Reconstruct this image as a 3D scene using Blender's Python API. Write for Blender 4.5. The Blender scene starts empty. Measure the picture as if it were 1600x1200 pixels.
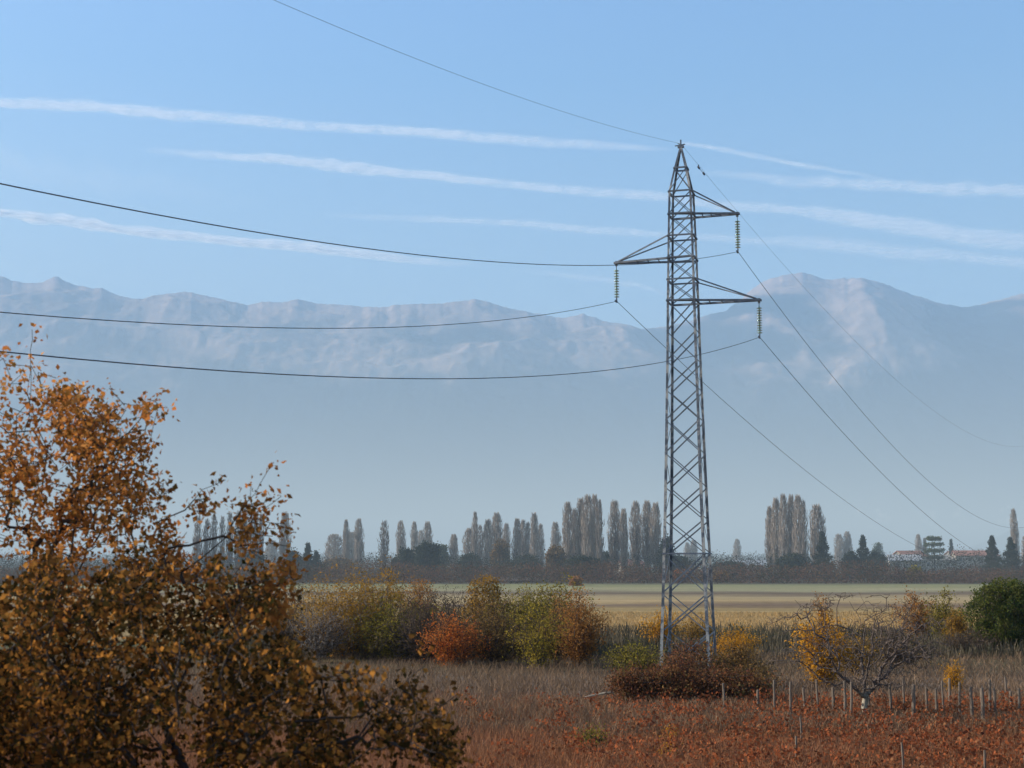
import bpy, math, random
import numpy as np
from mathutils import Vector
R = math.radians
sc = bpy.context.scene
# ------------------------------------------------------------------ camera
F = 2198.0; CZ = 5.4; TH = math.atan(275.0 / F)
cam = bpy.data.cameras.new('camera'); camo = bpy.data.objects.new('camera', cam)
sc.collection.objects.link(camo); sc.camera = camo
camo.location = (0, 0, CZ); camo.rotation_euler = (math.pi / 2 + TH, 0, 0)
cam.sensor_width = 36; cam.lens = F / 1600 * 36; cam.clip_start = 0.2; cam.clip_end = 400000
cam.dof.use_dof = True; cam.dof.focus_distance = 120; cam.dof.aperture_fstop = 4.5
sc.render.resolution_x = 1024; sc.render.resolution_y = 768
sc.view_settings.view_transform = 'Standard'; sc.view_settings.look = 'None'
sc.view_settings.exposure = 1.27; sc.view_settings.gamma = 1
# ------------------------------------------------------------------ world and sun
SUN_AZ = -78.0; SUN_EL = 27.0        # degrees clockwise from the view direction, above the horizon
w = bpy.data.worlds.new('World'); sc.world = w; w.use_nodes = True
nt = w.node_tree; bg = nt.nodes['Background']
sky = nt.nodes.new('ShaderNodeTexSky'); sky.sky_type = 'NISHITA'; sky.sun_disc = False
sky.sun_elevation = R(SUN_EL); sky.sun_rotation = R(SUN_AZ); sky.altitude = 600
sky.air_density = 1.0; sky.dust_density = 2.0; sky.ozone_density = 4.0
tcw = nt.nodes.new('ShaderNodeTexCoord'); spw = nt.nodes.new('ShaderNodeSeparateXYZ'); nt.links.new(tcw.outputs['Generated'], spw.inputs[0])
crw = nt.nodes.new('ShaderNodeValToRGB'); nt.links.new(spw.outputs['Z'], crw.inputs[0]); e = crw.color_ramp.elements   # the autumn sky pales to teal low down
e[0].position = .19; e[0].color = (1.0, .79, .56, 1); e[1].position = .40; e[1].color = (.76, .75, .72, 1)
e2 = e.new(.33); e2.color = (.73, .73, .655, 1)
vmw = nt.nodes.new('ShaderNodeVectorMath'); vmw.operation = 'MULTIPLY'; nt.links.new(sky.outputs[0], vmw.inputs[0]); nt.links.new(crw.outputs[0], vmw.inputs[1])
nt.links.new(vmw.outputs[0], bg.inputs[0]); bg.inputs[1].default_value = 0.138
sl = bpy.data.lights.new('sun', 'SUN'); sl.energy = 4.8; sl.angle = R(0.5); sl.color = (1, 0.91, 0.78)
so = bpy.data.objects.new('sun', sl); sc.collection.objects.link(so)
sd = Vector((math.sin(R(SUN_AZ)) * math.cos(R(SUN_EL)), math.cos(R(SUN_AZ)) * math.cos(R(SUN_EL)), math.sin(R(SUN_EL))))
so.rotation_euler = sd.to_track_quat('Z', 'Y').to_euler()
sc.cycles.volume_bounces = 0; sc.cycles.max_bounces = 6; sc.cycles.transparent_max_bounces = 16
sc.cycles.use_denoising = True
# ------------------------------------------------------------------ helpers
C = sc.collection
ct, st_ = math.cos(TH), math.sin(TH)
def at(px, py, Y):
    """world point at forward distance Y seen at a place of the photograph"""
    r = (px - 800) / F; u = (600 - py) / F
    t = Y / (ct - u * st_)
    return Vector((r * t, Y, CZ + t * (st_ + u * ct)))
def gx(px, Y): return at(px, 875, Y).x
def mesh(name, V, Q, mat, parent=None, smooth=False, attr=None):
    V = np.asarray(V, dtype=np.float32).reshape(-1, 3)
    me = bpy.data.meshes.new(name)
    if isinstance(Q, np.ndarray):
        n = len(Q); k = Q.shape[1]
        me.vertices.add(len(V)); me.vertices.foreach_set('co', V.ravel())
        me.loops.add(n * k); me.loops.foreach_set('vertex_index', Q.astype(np.int32).ravel())
        me.polygons.add(n); me.polygons.foreach_set('loop_start', np.arange(0, n * k, k, dtype=np.int32))
        me.update(calc_edges=True); me.validate()
    else:
        me.from_pydata(V.tolist(), [], Q)
    if smooth: me.polygons.foreach_set('use_smooth', [True] * len(me.polygons))
    if attr is not None:
        for an, av in attr.items():
            a = me.attributes.new(an, 'FLOAT', 'POINT'); a.data.foreach_set('value', np.asarray(av, dtype=np.float32))
    me.materials.append(mat)
    o = bpy.data.objects.new(name, me); C.objects.link(o)
    if parent: o.parent = parent
    return o
def tag(o, label=None, cat=None, group=None, kind=None):
    if label: o['label'] = label
    if cat: o['category'] = cat
    if group: o['group'] = group
    if kind: o['kind'] = kind
    return o
def empty(name, loc, rz=0):
    o = bpy.data.objects.new(name, None); C.objects.link(o); o.location = loc; o.rotation_euler = (0, 0, rz); return o
def copy_tree(o, parent=None):
    c = o.copy(); C.objects.link(c); c.parent = parent
    for ch in list(o.children): copy_tree(ch, c)
    return c
def mat(name, build):
    m = bpy.data.materials.new(name); m.use_nodes = True; t = m.node_tree
    for n in list(t.nodes): t.nodes.remove(n)
    out = t.nodes.new('ShaderNodeOutputMaterial')
    N = lambda ty, **k: _node(t, ty, **k)
    L = t.links.new
    build(N, L, out); return m
def _node(t, ty, **k):
    n = t.nodes.new(ty)
    for a, v in k.items():
        if a.startswith('i_'):
            key = a[2:]; key = int(key) if key.isdigit() else key.replace('_', ' ')
            n.inputs[key].default_value = v
        else: setattr(n, a, v)
    return n
def ramp(N, stops, interp='LINEAR'):
    r = N('ShaderNodeValToRGB'); cr = r.color_ramp; cr.interpolation = interp
    cr.elements[0].position, cr.elements[1].position = stops[0][0], stops[-1][0]
    cr.elements[0].color = (*stops[0][1], 1); cr.elements[1].color = (*stops[-1][1], 1)
    for p, c in stops[1:-1]:
        e = cr.elements.new(p); e.color = (*c, 1)
    return r
# numpy value noise
_rs = np.random.RandomState(7); _T = _rs.rand(256, 256)
def vnoise(x, y):
    xi = np.floor(x).astype(int); yi = np.floor(y).astype(int); fx = x - xi; fy = y - yi
    fx = fx * fx * (3 - 2 * fx); fy = fy * fy * (3 - 2 * fy)
    g = lambda a, b: _T[a % 256, b % 256]
    return (g(xi, yi) * (1 - fx) + g(xi + 1, yi) * fx) * (1 - fy) + (g(xi, yi + 1) * (1 - fx) + g(xi + 1, yi + 1) * fx) * fy
def fbm(x, y, o=5, ridged=False):
    s = 0; a = 1; tot = 0
    for i in range(o):
        n = vnoise(x + 17.3 * i, y + 9.1 * i)
        if ridged: n = 1 - abs(2 * n - 1)
        s = s + a * n; tot += a; a *= 0.5; x = x * 2.03; y = y * 2.03
    return s / tot
# ------------------------------------------------------------------ materials
def ground_mat(N, L, out):
    g = N('ShaderNodeNewGeometry'); sep = N('ShaderNodeSeparateXYZ'); L(g.outputs['Position'], sep.inputs[0])
    n1 = N('ShaderNodeTexNoise', i_Scale=0.03, i_Detail=6.0); L(g.outputs['Position'], n1.inputs['Vector'])
    my = N('ShaderNodeMath', operation='MAXIMUM'); L(sep.outputs['Y'], my.inputs[0]); my.inputs[1].default_value = 20
    dv = N('ShaderNodeMath', operation='DIVIDE'); dv.inputs[0].default_value = 36.5; L(my.outputs[0], dv.inputs[1])
    nm = N('ShaderNodeMath', operation='MULTIPLY_ADD'); L(n1.outputs['Fac'], nm.inputs[0]); nm.inputs[1].default_value = 0.22; nm.inputs[2].default_value = 0.89
    ml = N('ShaderNodeMath', operation='MULTIPLY'); L(dv.outputs[0], ml.inputs[0]); L(nm.outputs[0], ml.inputs[1])
    cr = ramp(N, [(0.0, (.10, .11, .08)), (.108, (.10, .09, .065)), (.120, (.20, .195, .10)), (.142, (.26, .235, .14)), (.156, (.13, .10, .075)),
                  (.176, (.31, .245, .14)), (.20, (.32, .235, .125)), (.212, (.15, .11, .085)), (.228, (.27, .20, .10)), (.30, (.29, .20, .095)), (.36, (.22, .165, .09)),
                  (.39, (.09, .09, .05)), (.50, (.085, .08, .05)), (.56, (.15, .12, .095)), (.68, (.14, .10, .08)), (.80, (.12, .07, .045)), (1.0, (.13, .065, .04))])
    L(ml.outputs[0], cr.inputs[0])
    n2 = N('ShaderNodeTexNoise', i_Scale=0.6, i_Detail=8.0, i_Roughness=0.7); L(g.outputs['Position'], n2.inputs['Vector'])
    mp = N('ShaderNodeMapping'); mp.inputs['Scale'].default_value = (0.02, 0.35, 1); L(g.outputs['Position'], mp.inputs[0])
    n3 = N('ShaderNodeTexNoise', i_Scale=1.0, i_Detail=5.0); L(mp.outputs[0], n3.inputs['Vector'])
    ad = N('ShaderNodeMath', operation='ADD'); L(n2.outputs['Fac'], ad.inputs[0]); L(n3.outputs['Fac'], ad.inputs[1])
    sc1 = N('ShaderNodeMapRange', i_1=0.6, i_2=1.4, i_3=0.62, i_4=1.38); L(ad.outputs[0], sc1.inputs[0])
    vm = N('ShaderNodeVectorMath', operation='SCALE'); L(cr.outputs[0], vm.inputs[0]); L(sc1.outputs[0], vm.inputs['Scale'])
    b = N('ShaderNodeBsdfDiffuse'); L(vm.outputs[0], b.inputs[0])
    bm = N('ShaderNodeBump', i_Strength=0.7, i_Distance=0.3); L(n2.outputs['Fac'], bm.inputs['Height']); L(bm.outputs[0], b.inputs['Normal'])
    L(b.outputs[0], out.inputs[0])
M_ground = mat('ground', ground_mat)
def mountain_mat(N, L, out):
    g = N('ShaderNodeNewGeometry'); sep = N('ShaderNodeSeparateXYZ'); L(g.outputs['Position'], sep.inputs[0])
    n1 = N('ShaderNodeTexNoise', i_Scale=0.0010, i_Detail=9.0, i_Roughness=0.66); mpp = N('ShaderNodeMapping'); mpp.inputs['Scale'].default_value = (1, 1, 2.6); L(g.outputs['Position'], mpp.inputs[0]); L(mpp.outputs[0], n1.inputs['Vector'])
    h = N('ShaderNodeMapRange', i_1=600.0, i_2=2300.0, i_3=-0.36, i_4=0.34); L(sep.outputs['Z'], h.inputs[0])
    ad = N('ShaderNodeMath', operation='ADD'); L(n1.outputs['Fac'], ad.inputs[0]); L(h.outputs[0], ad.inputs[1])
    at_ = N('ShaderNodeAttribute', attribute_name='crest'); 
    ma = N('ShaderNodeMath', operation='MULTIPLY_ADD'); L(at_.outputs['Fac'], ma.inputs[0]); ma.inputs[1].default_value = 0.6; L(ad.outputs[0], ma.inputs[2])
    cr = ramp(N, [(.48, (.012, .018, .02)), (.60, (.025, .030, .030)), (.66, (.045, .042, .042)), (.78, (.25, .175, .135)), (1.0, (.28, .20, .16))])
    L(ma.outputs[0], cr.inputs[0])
    n2 = N('ShaderNodeTexNoise', i_Scale=0.012, i_Detail=5.0); L(g.outputs['Position'], n2.inputs['Vector'])
    s = N('ShaderNodeMapRange', i_1=0.3, i_2=0.7, i_3=0.7, i_4=1.25); L(n2.outputs['Fac'], s.inputs[0])
    vm = N('ShaderNodeVectorMath', operation='SCALE'); L(cr.outputs[0], vm.inputs[0]); L(s.outputs[0], vm.inputs['Scale'])
    b = N('ShaderNodeBsdfDiffuse'); L(vm.outputs[0], b.inputs[0]); L(b.outputs[0], out.inputs[0])
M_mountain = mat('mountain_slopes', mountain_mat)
def leaf_mat(cols, trans=0.4, nscale=1.2, mixn=0.5):
    """leaf colours: stops picked by each leaf's own random number and a clump noise"""
    def f(N, L, out):
        g = N('ShaderNodeNewGeometry'); tc = N('ShaderNodeTexCoord')
        n = N('ShaderNodeTexNoise', i_Scale=nscale, i_Detail=2.0); L(tc.outputs['Object'], n.inputs['Vector'])
        mr = N('ShaderNodeMapRange', i_1=0.28, i_2=0.72); L(n.outputs['Fac'], mr.inputs[0])
        mx = N('ShaderNodeMix'); mx.inputs[0].default_value = mixn
        L(g.outputs['Random Per Island'], mx.inputs[2]); L(mr.outputs[0], mx.inputs[3])
        k = len(cols); cr = ramp(N, [((i + .5) / k, c) for i, c in enumerate(cols)]); L(mx.outputs[0], cr.inputs[0])
        d = N('ShaderNodeBsdfDiffuse'); t = N('ShaderNodeBsdfTranslucent'); s = N('ShaderNodeMixShader'); s.inputs[0].default_value = trans
        L(cr.outputs[0], d.inputs[0]); L(cr.outputs[0], t.inputs[0]); L(d.outputs[0], s.inputs[1]); L(t.outputs[0], s.inputs[2])
        L(s.outputs[0], out.inputs[0])
    return mat('leaves', f)
def flat(name, c, rough=0.8, scale=6.0, var=0.35, metal=0.0, bump=0.0):
    def f(N, L, out):
        tc = N('ShaderNodeTexCoord'); n = N('ShaderNodeTexNoise', i_Scale=scale, i_Detail=6.0, i_Roughness=0.65); L(tc.outputs['Object'], n.inputs['Vector'])
        mr = N('ShaderNodeMapRange', i_1=0.3, i_2=0.7, i_3=1 - var, i_4=1 + var); L(n.outputs['Fac'], mr.inputs[0])
        vm = N('ShaderNodeVectorMath', operation='SCALE'); vm.inputs[0].default_value = c; L(mr.outputs[0], vm.inputs['Scale'])
        b = N('ShaderNodeBsdfPrincipled', i_Roughness=rough, i_Metallic=metal); L(vm.outputs[0], b.inputs['Base Color'])
        b.inputs['Specular IOR Level'].default_value = 0.25
        if bump:
            bm = N('ShaderNodeBump', i_Strength=bump, i_Distance=0.02); L(n.outputs['Fac'], bm.inputs['Height']); L(bm.outputs[0], b.inputs['Normal'])
        L(b.outputs[0], out.inputs[0])
    return mat(name, f)
def steel_mat(N, L, out):
    tc = N('ShaderNodeTexCoord')
    n = N('ShaderNodeTexNoise', i_Scale=1.3, i_Detail=5.0, i_Roughness=0.7); L(tc.outputs['Object'], n.inputs['Vector'])
    cr = ramp(N, [(.40, (.07, .085, .105)), (.49, (.15, .165, .19)), (.56, (.38, .37, .34)), (.75, (.50, .48, .44))]); L(n.outputs['Fac'], cr.inputs[0])
    b = N('ShaderNodeBsdfPrincipled', i_Roughness=0.6, i_Metallic=0.1); L(cr.outputs[0], b.inputs['Base Color']); L(b.outputs[0], out.inputs[0])
M_steel = mat('weathered_galvanised_steel', steel_mat)
M_brace = flat('dull_dark_steel', (.15, .175, .21), 0.6, 2.0, 0.4, 0.1)
M_cable = flat('cable_metal', (.09, .10, .12), 0.6, 0.5, 0.2)
M_post = flat('weathered_post', (.14, .11, .085), 0.9, 3.0, 0.4, 0, 0.5)
M_bark = flat('bark', (.055, .042, .035), 0.9, 8.0, 0.4, 0, 0.6)
M_bark_pale = flat('pale_bark', (.16, .14, .125), 0.9, 5.0, 0.35, 0, 0.5)
def white_bark(N, L, out):
    tc = N('ShaderNodeTexCoord'); sep = N('ShaderNodeSeparateXYZ'); L(tc.outputs['Object'], sep.inputs[0])
    n = N('ShaderNodeTexNoise', i_Scale=7.0, i_Detail=5.0); L(tc.outputs['Object'], n.inputs['Vector'])
    a = N('ShaderNodeMath', operation='MULTIPLY_ADD'); L(n.outputs['Fac'], a.inputs[0]); a.inputs[1].default_value = 0.8; L(sep.outputs['Z'], a.inputs[2])
    cr = ramp(N, [(0.0, (.36, .32, .25)), (.70, (.26, .23, .18)), (.98, (.11, .09, .075)), (1.0, (.10, .08, .07))]); 
    s = N('ShaderNodeMath', operation='MULTIPLY'); L(a.outputs[0], s.inputs[0]); s.inputs[1].default_value = 0.65
    L(s.outputs[0], cr.inputs[0])
    b = N('ShaderNodeBsdfDiffuse'); L(cr.outputs[0], b.inputs[0]); L(b.outputs[0], out.inputs[0])
M_limed = mat('limewashed_bark', white_bark)
def glass_mat(N, L, out):
    b = N('ShaderNodeBsdfPrincipled', i_Roughness=0.12); b.inputs['Base Color'].default_value = (.20, .34, .27, 1); b.inputs['Transmission Weight'].default_value = 0.3
    L(b.outputs[0], out.inputs[0])
M_glass = mat('green_insulator_glass', glass_mat)
# ------------------------------------------------------------------ ground
def hgt(x, y):
    x = np.asarray(x, float); y = np.asarray(y, float)
    t = np.clip((14 - y) / 11, 0, 1); t = t * t * (3 - 2 * t)
    return 3.6 * t + 0.25 * (fbm(x * .06, y * .06, 3) - .5) * np.clip(1 - y / 400, 0, 1)
ys = np.concatenate([np.linspace(-60, 20, 41), np.geomspace(20.5, 15500, 190)])
uu = np.linspace(-1, 1, 161)
X = uu[None, :] * (np.abs(ys)[:, None] * 0.8 + 60); Yg = np.repeat(ys[:, None], 161, 1); Z = hgt(X, Yg)
def grid_faces(r, c):
    i = np.arange(r - 1)[:, None] * c + np.arange(c - 1)[None, :]
    return np.stack([i, i + 1, i + c + 1, i + c], -1).reshape(-1, 4)
g = mesh('ground', np.stack([X, Yg, Z], -1), grid_faces(*X.shape), M_ground, smooth=True)
tag(g, 'flat autumn plain of dry grass and ploughed strips', kind='structure'); del g['label']
# ------------------------------------------------------------------ mountains
def mountains(name, ridge, Yf, Yr, seed, nu=900, nv=260, big=185., crestn=70., p=1.15):
    """slopes climbing from the plain to a crest whose height follows the ridge line; the relief is one isotropic noise field"""
    px = np.linspace(ridge[0][0], ridge[-1][0], nu); rp = np.array(ridge, float)
    py = np.interp(px, rp[:, 0], rp[:, 1]); kk = np.hanning(11); kk /= kk.sum(); py = np.convolve(np.pad(py, 5, mode='edge'), kk, 'valid')
    U = (600 - py) / F; sx = ((px - 800) / F) / (ct - U * st_); tz = (st_ + U * ct) / (ct - U * st_)
    kb = np.ones(81) / 81; tzs = np.convolve(np.pad(tz, 40, mode='edge'), kb, 'valid')
    v = np.linspace(0, 1.35, nv); Yv = Yf + (Yr - Yf) * v
    YY = np.repeat(Yv[:, None], nu, 1); XX = sx[None, :] * YY
    q = fbm(XX / 2600 + seed, YY / 2600 + seed, 3) - .5
    vw = np.clip(v[:, None] + .26 * q * np.clip(v[:, None] * 3, 0, 1), 0, 1.5)
    Pf = lambda t: np.sin(np.clip(t, 0, 1.6) * math.pi / 2) ** p
    vv = np.linspace(0, 1.2, 200); K = float(np.max(Pf(vv) * Yr / (Yf + (Yr - Yf) * vv)))
    wv_ = np.clip(vw, 0, 1) ** 3
    Zt = (tzs[None, :] * (1 - wv_) + tz[None, :] * wv_) * Yr / K
    n = fbm(XX / 2100 + seed + q, YY / 2400 + seed, 7, True); n2 = fbm(XX / 520 + seed * 2, YY / 600 + 3, 6, True)
    A = np.clip(vw * 2.5, 0, 1) * (crestn + (big - crestn) * np.clip((.92 - vw) / .35, 0, 1))
    ZZ = CZ + Zt * Pf(vw) + A * ((n - .66) * 2.2 + (n2 - .62) * .8)
    fine = (fbm(px * .06 + seed, px * 0 + seed, 6) - .5) * 5 + (fbm(px * .35 + seed, px * 0 + 3, 4) - .5) * 3
    U2 = (600 - (np.interp(px, rp[:, 0], rp[:, 1]) + fine)) / F; tgt = (st_ + U2 * ct) / (ct - U2 * st_)
    for _ in range(3):      # settle the crest on the surveyed ridge line
        act = np.max((ZZ - CZ) / YY, axis=0); rt = tgt / act; rs_ = np.convolve(np.pad(rt, 20, mode='edge'), np.ones(41) / 41, 'valid')
        wt = np.clip((vw - .55) / .35, 0, 1); ZZ = CZ + (ZZ - CZ) * (rs_[None, :] * (1 - wt) + rt[None, :] * wt)
    ZZ = np.maximum(ZZ, -2)
    return tag(mesh(name, np.stack([XX, YY, ZZ], -1), grid_faces(len(v), nu), M_mountain, smooth=True, attr={'crest': ((n - .62) * 2).ravel()}), kind='structure')
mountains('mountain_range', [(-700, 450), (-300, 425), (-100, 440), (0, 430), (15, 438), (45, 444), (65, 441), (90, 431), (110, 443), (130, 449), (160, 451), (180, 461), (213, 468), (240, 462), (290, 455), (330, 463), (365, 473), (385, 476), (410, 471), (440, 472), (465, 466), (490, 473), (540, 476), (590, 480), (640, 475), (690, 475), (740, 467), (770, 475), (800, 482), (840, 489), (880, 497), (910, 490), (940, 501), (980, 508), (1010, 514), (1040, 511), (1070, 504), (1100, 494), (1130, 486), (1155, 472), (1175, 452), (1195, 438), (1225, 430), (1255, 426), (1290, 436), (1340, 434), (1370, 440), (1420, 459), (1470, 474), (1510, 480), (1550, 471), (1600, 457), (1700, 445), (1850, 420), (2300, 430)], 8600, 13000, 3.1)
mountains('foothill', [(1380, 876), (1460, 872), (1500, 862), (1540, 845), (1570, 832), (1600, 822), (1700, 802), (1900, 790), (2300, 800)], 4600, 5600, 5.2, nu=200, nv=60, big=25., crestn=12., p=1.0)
# ------------------------------------------------------------------ haze
def volume_box(name, x0, x1, y0, y1, z0, z1, dens, col, an=0.0):
    def f(N, L, out):
        v = N('ShaderNodeVolumePrincipled', i_Density=dens, i_Anisotropy=an); v.inputs['Color'].default_value = (*col, 1)
        L(v.outputs[0], out.inputs['Volume'])
    m = mat(name, f)
    V = [(x, y, z) for z in (z0, z1) for y in (y0, y1) for x in (x0, x1)]
    return tag(mesh(name, V, [(0, 2, 3, 1), (4, 5, 7, 6), (0, 1, 5, 4), (2, 6, 7, 3), (0, 4, 6, 2), (1, 3, 7, 5)], m), kind='stuff')
volume_box('haze', -16000, 16000, -400, 17500, -4, 3300, 7.6e-5, (.22, .53, 1.0))
volume_box('valley_mist', -7500, 7500, 170, 8200, -3.4, 195, 4.8e-4, (.76, .925, 1.0))
# ------------------------------------------------------------------ contrails
def contrail_mat(dens, k):
    def f(N, L, out):
        g = N('ShaderNodeNewGeometry'); a = N('ShaderNodeAttribute', attribute_name='core'); b = N('ShaderNodeAttribute', attribute_name='strength')
        n = N('ShaderNodeTexNoise', i_Scale=0.0022, i_Detail=8.0, i_Roughness=0.6); L(g.outputs['Position'], n.inputs['Vector'])
        mr = N('ShaderNodeMapRange', i_1=0.3, i_2=0.7, i_3=0.25, i_4=1.2); L(n.outputs['Fac'], mr.inputs[0])
        p = N('ShaderNodeMath', operation='POWER'); L(a.outputs['Fac'], p.inputs[0]); p.inputs[1].default_value = 1.8
        m1 = N('ShaderNodeMath', operation='MULTIPLY'); L(p.outputs[0], m1.inputs[0]); L(mr.outputs[0], m1.inputs[1])
        m2 = N('ShaderNodeMath', operation='MULTIPLY'); L(m1.outputs[0], m2.inputs[0]); L(b.outputs['Fac'], m2.inputs[1])
        m3 = N('ShaderNodeMath', operation='MULTIPLY', use_clamp=True); L(m2.outputs[0], m3.inputs[0]); m3.inputs[1].default_value = dens
        d = N('ShaderNodeBsdfDiffuse'); t = N('ShaderNodeBsdfTranslucent'); s = N('ShaderNodeMixShader'); s.inputs[0].default_value = .6
        d.inputs[0].default_value = (1, .97, .93, 1); t.inputs[0].default_value = (1, .97, .93, 1)
        L(d.outputs[0], s.inputs[1]); L(t.outputs[0], s.inputs[2])
        tr = N('ShaderNodeBsdfTransparent'); mx = N('ShaderNodeMixShader'); L(m3.outputs[0], mx.inputs[0]); L(tr.outputs[0], mx.inputs[1]); L(s.outputs[0], mx.inputs[2])
        L(mx.outputs[0], out.inputs[0])
    return mat('ice_cloud', f)
M_contrail = contrail_mat(0.60, 1)
def contrail(pts, label, alt=9200.0, seed=0):
    P = np.array(pts, float); n = 160; q = np.linspace(0, 1, n); idx = np.linspace(0, len(P) - 1, n)
    px, py, wd, s = (np.interp(idx, np.arange(len(P)), P[:, i]) for i in range(4))
    k = np.ones(7) / 7
    sm = lambda a: np.convolve(np.pad(a, 3, mode='edge'), k, 'valid')
    px, py, wd, s = sm(sm(px)), sm(sm(py)), sm(wd), sm(s)
    wd = wd * 1.25 * (0.65 + 0.8 * fbm(q * 22 + seed, q * 0 + seed, 4)); py = py + (fbm(q * 16 + seed * 3, q * 0 + seed, 4) - .5) * wd * .45
    cs, cr, stn = [], [], []
    m = 17; ring = []
    for i in range(n):
        d = at(px[i], py[i], 1.0) - Vector((0, 0, CZ)); c = Vector((0, 0, CZ)) + d * ((alt - CZ) / d.z)
        d1 = at(px[i], py[i] - wd[i] / 2, 1.0) - Vector((0, 0, CZ)); c1 = Vector((0, 0, CZ)) + d1 * ((alt - CZ) / d1.z)
        half = (c - c1).length
        row = [(-1 + 2 * j / (m - 1)) for j in range(m)] 
        th = half * 0.06
        for side in (1, -1):
            for e in (row if side == 1 else row[::-1][1:-1]):
                cs.append((c.x, c.y + e * half, alt + side * th * math.sqrt(max(0, 1 - e * e)))); cr.append(max(0, 1 - e * e)); stn.append(s[i])
    c = 2 * m - 2; V = np.array(cs)
    fs = []
    for i in range(n - 1):
        for j in range(c): fs.append((i * c + j, i * c + (j + 1) % c, (i + 1) * c + (j + 1) % c, (i + 1) * c + j))
    loc = V.mean(0)
    o = mesh('contrail', V - loc, np.array(fs), M_contrail, smooth=True, attr={'core': cr, 'strength': stn}); o.location = loc
    return tag(o, label, 'contrail', 'white contrails drawn across the blue sky')
contrail([(-200, 145, 18, .7), (0, 160, 16, .9), (120, 163, 17, .9), (300, 180, 18, .8), (500, 198, 18, .85), (700, 212, 17, .8), (850, 222, 14, .6), (1000, 230, 10, .4), (1060, 234, 7, 0)], 'topmost long white contrail, running from the left edge towards the pylon peak', seed=1)
contrail([(210, 234, 8, 0), (300, 240, 12, .5), (400, 247, 15, .9), (500, 258, 19, 1), (600, 269, 19, 1), (720, 281, 16, .8), (850, 293, 15, .75), (1000, 305, 14, .7), (1120, 319, 14, .6), (1250, 332, 18, .8), (1350, 343, 22, .9), (1450, 360, 22, .9), (1600, 380, 20, .9), (1800, 400, 20, .8)], 'longest contrail, passing behind the upper part of the pylon and out to the right edge', seed=2)
contrail([(-200, 318, 20, 1.5), (0, 334, 18, 1.7), (100, 346, 19, 1.8), (200, 361, 18, 1.8), (400, 379, 16, 1.7), (500, 388, 16, 1.8), (600, 400, 14, 1.6), (690, 410, 9, .5), (760, 416, 6, 0)], 'bright lowest contrail on the left, ending just above the highest conductor', seed=3)
contrail([(480, 334, 8, 0), (600, 342, 10, .3), (720, 346, 12, .5), (850, 352, 13, .6), (1000, 362, 13, .6), (1150, 373, 13, .45), (1300, 384, 16, .6), (1450, 397, 16, .7), (1600, 411, 15, .6), (1800, 425, 15, .5)], 'faint contrail crossing behind the left crossarm and above the rounded mountain', seed=4)
contrail([(1070, 268, 8, 0), (1200, 279, 13, .45), (1350, 290, 16, .65), (1480, 294, 19, .8), (1600, 300, 19, .8), (1800, 308, 18, .7)], 'contrail right of the pylon, level with its waist and widening to the right edge', seed=5)
contrail([(1050, 221, 4, 0), (1080, 226, 6, .5), (1150, 238, 8, .55), (1250, 257, 7, .5), (1340, 272, 7, .25), (1400, 284, 6, 0)], 'thin short contrail slanting down to the right from the pylon peak', seed=6)
contrail([(790, 420, 5, 0), (850, 427, 7, .3), (940, 437, 9, .45), (1000, 447, 8, .5), (1050, 462, 6, .2)], 'very short faint contrail curving down beneath the left crossarm', seed=7)
contrail([(-200, 250, 50, .12), (0, 262, 60, .16), (150, 278, 50, .14), (300, 300, 40, .08), (420, 318, 30, 0)], 'broad faint old contrail spread like a veil at the left edge', seed=8)
# ------------------------------------------------------------------ beams
class MB:
    def __init__(s): s.v = []; s.f = []
    def add(s, V, Fc):
        b = len(s.v); s.v += [tuple(p) for p in V]; s.f += [tuple(b + i for i in f) for f in Fc]
    def bar(s, a, b, w, t=None, up=None):
        a = Vector(a); b = Vector(b); t = t or w; d = (b - a).normalized()
        up = Vector(up) if up is not None else (Vector((0, 0, 1)) if abs(d.z) < .9 else Vector((1, 0, 0)))
        x = d.cross(up).normalized(); y = x.cross(d).normalized()
        V = [p + x * (i * w / 2) + y * (j * t / 2) for p in (a, b) for i, j in ((-1, -1), (1, -1), (1, 1), (-1, 1))]
        s.add(V, [(0, 1, 2, 3), (7, 6, 5, 4), (0, 4, 5, 1), (1, 5, 6, 2), (2, 6, 7, 3), (3, 7, 4, 0)])
    def angle(s, a, b, w, t, d1, d2):
        """an L section whose two flanges run from the line a-b along d1 and d2"""
        a = Vector(a); b = Vector(b); d1 = Vector(d1).normalized(); d2 = Vector(d2).normalized()
        s_ = [Vector((0, 0, 0)), d1 * w, d1 * w + d2 * t, d1 * t + d2 * t, d1 * t + d2 * w, d2 * w]
        V = [p + q for p in (a, b) for q in s_]
        s.add(V, [(5, 4, 3, 2, 1, 0), (6, 7, 8, 9, 10, 11)] + [(i, (i + 1) % 6, 6 + (i + 1) % 6, 6 + i) for i in range(6)])
    def lathe(s, prof, c, n=12):
        c = Vector(c); V = []
        for r, z in prof:
            for k in range(n): V.append(c + Vector((r * math.cos(2 * math.pi * k / n), r * math.sin(2 * math.pi * k / n), z)))
        m = len(prof); s.add(V, [(i * n + k, i * n + (k + 1) % n, (i + 1) * n + (k + 1) % n, (i + 1) * n + k) for i in range(m - 1) for k in range(n)] + [tuple(range(n))[::-1], tuple((m - 1) * n + k for k in range(n))])
    def build(s, name, m, parent=None, smooth=False): return mesh(name, s.v, s.f, m, parent, smooth)
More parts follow.
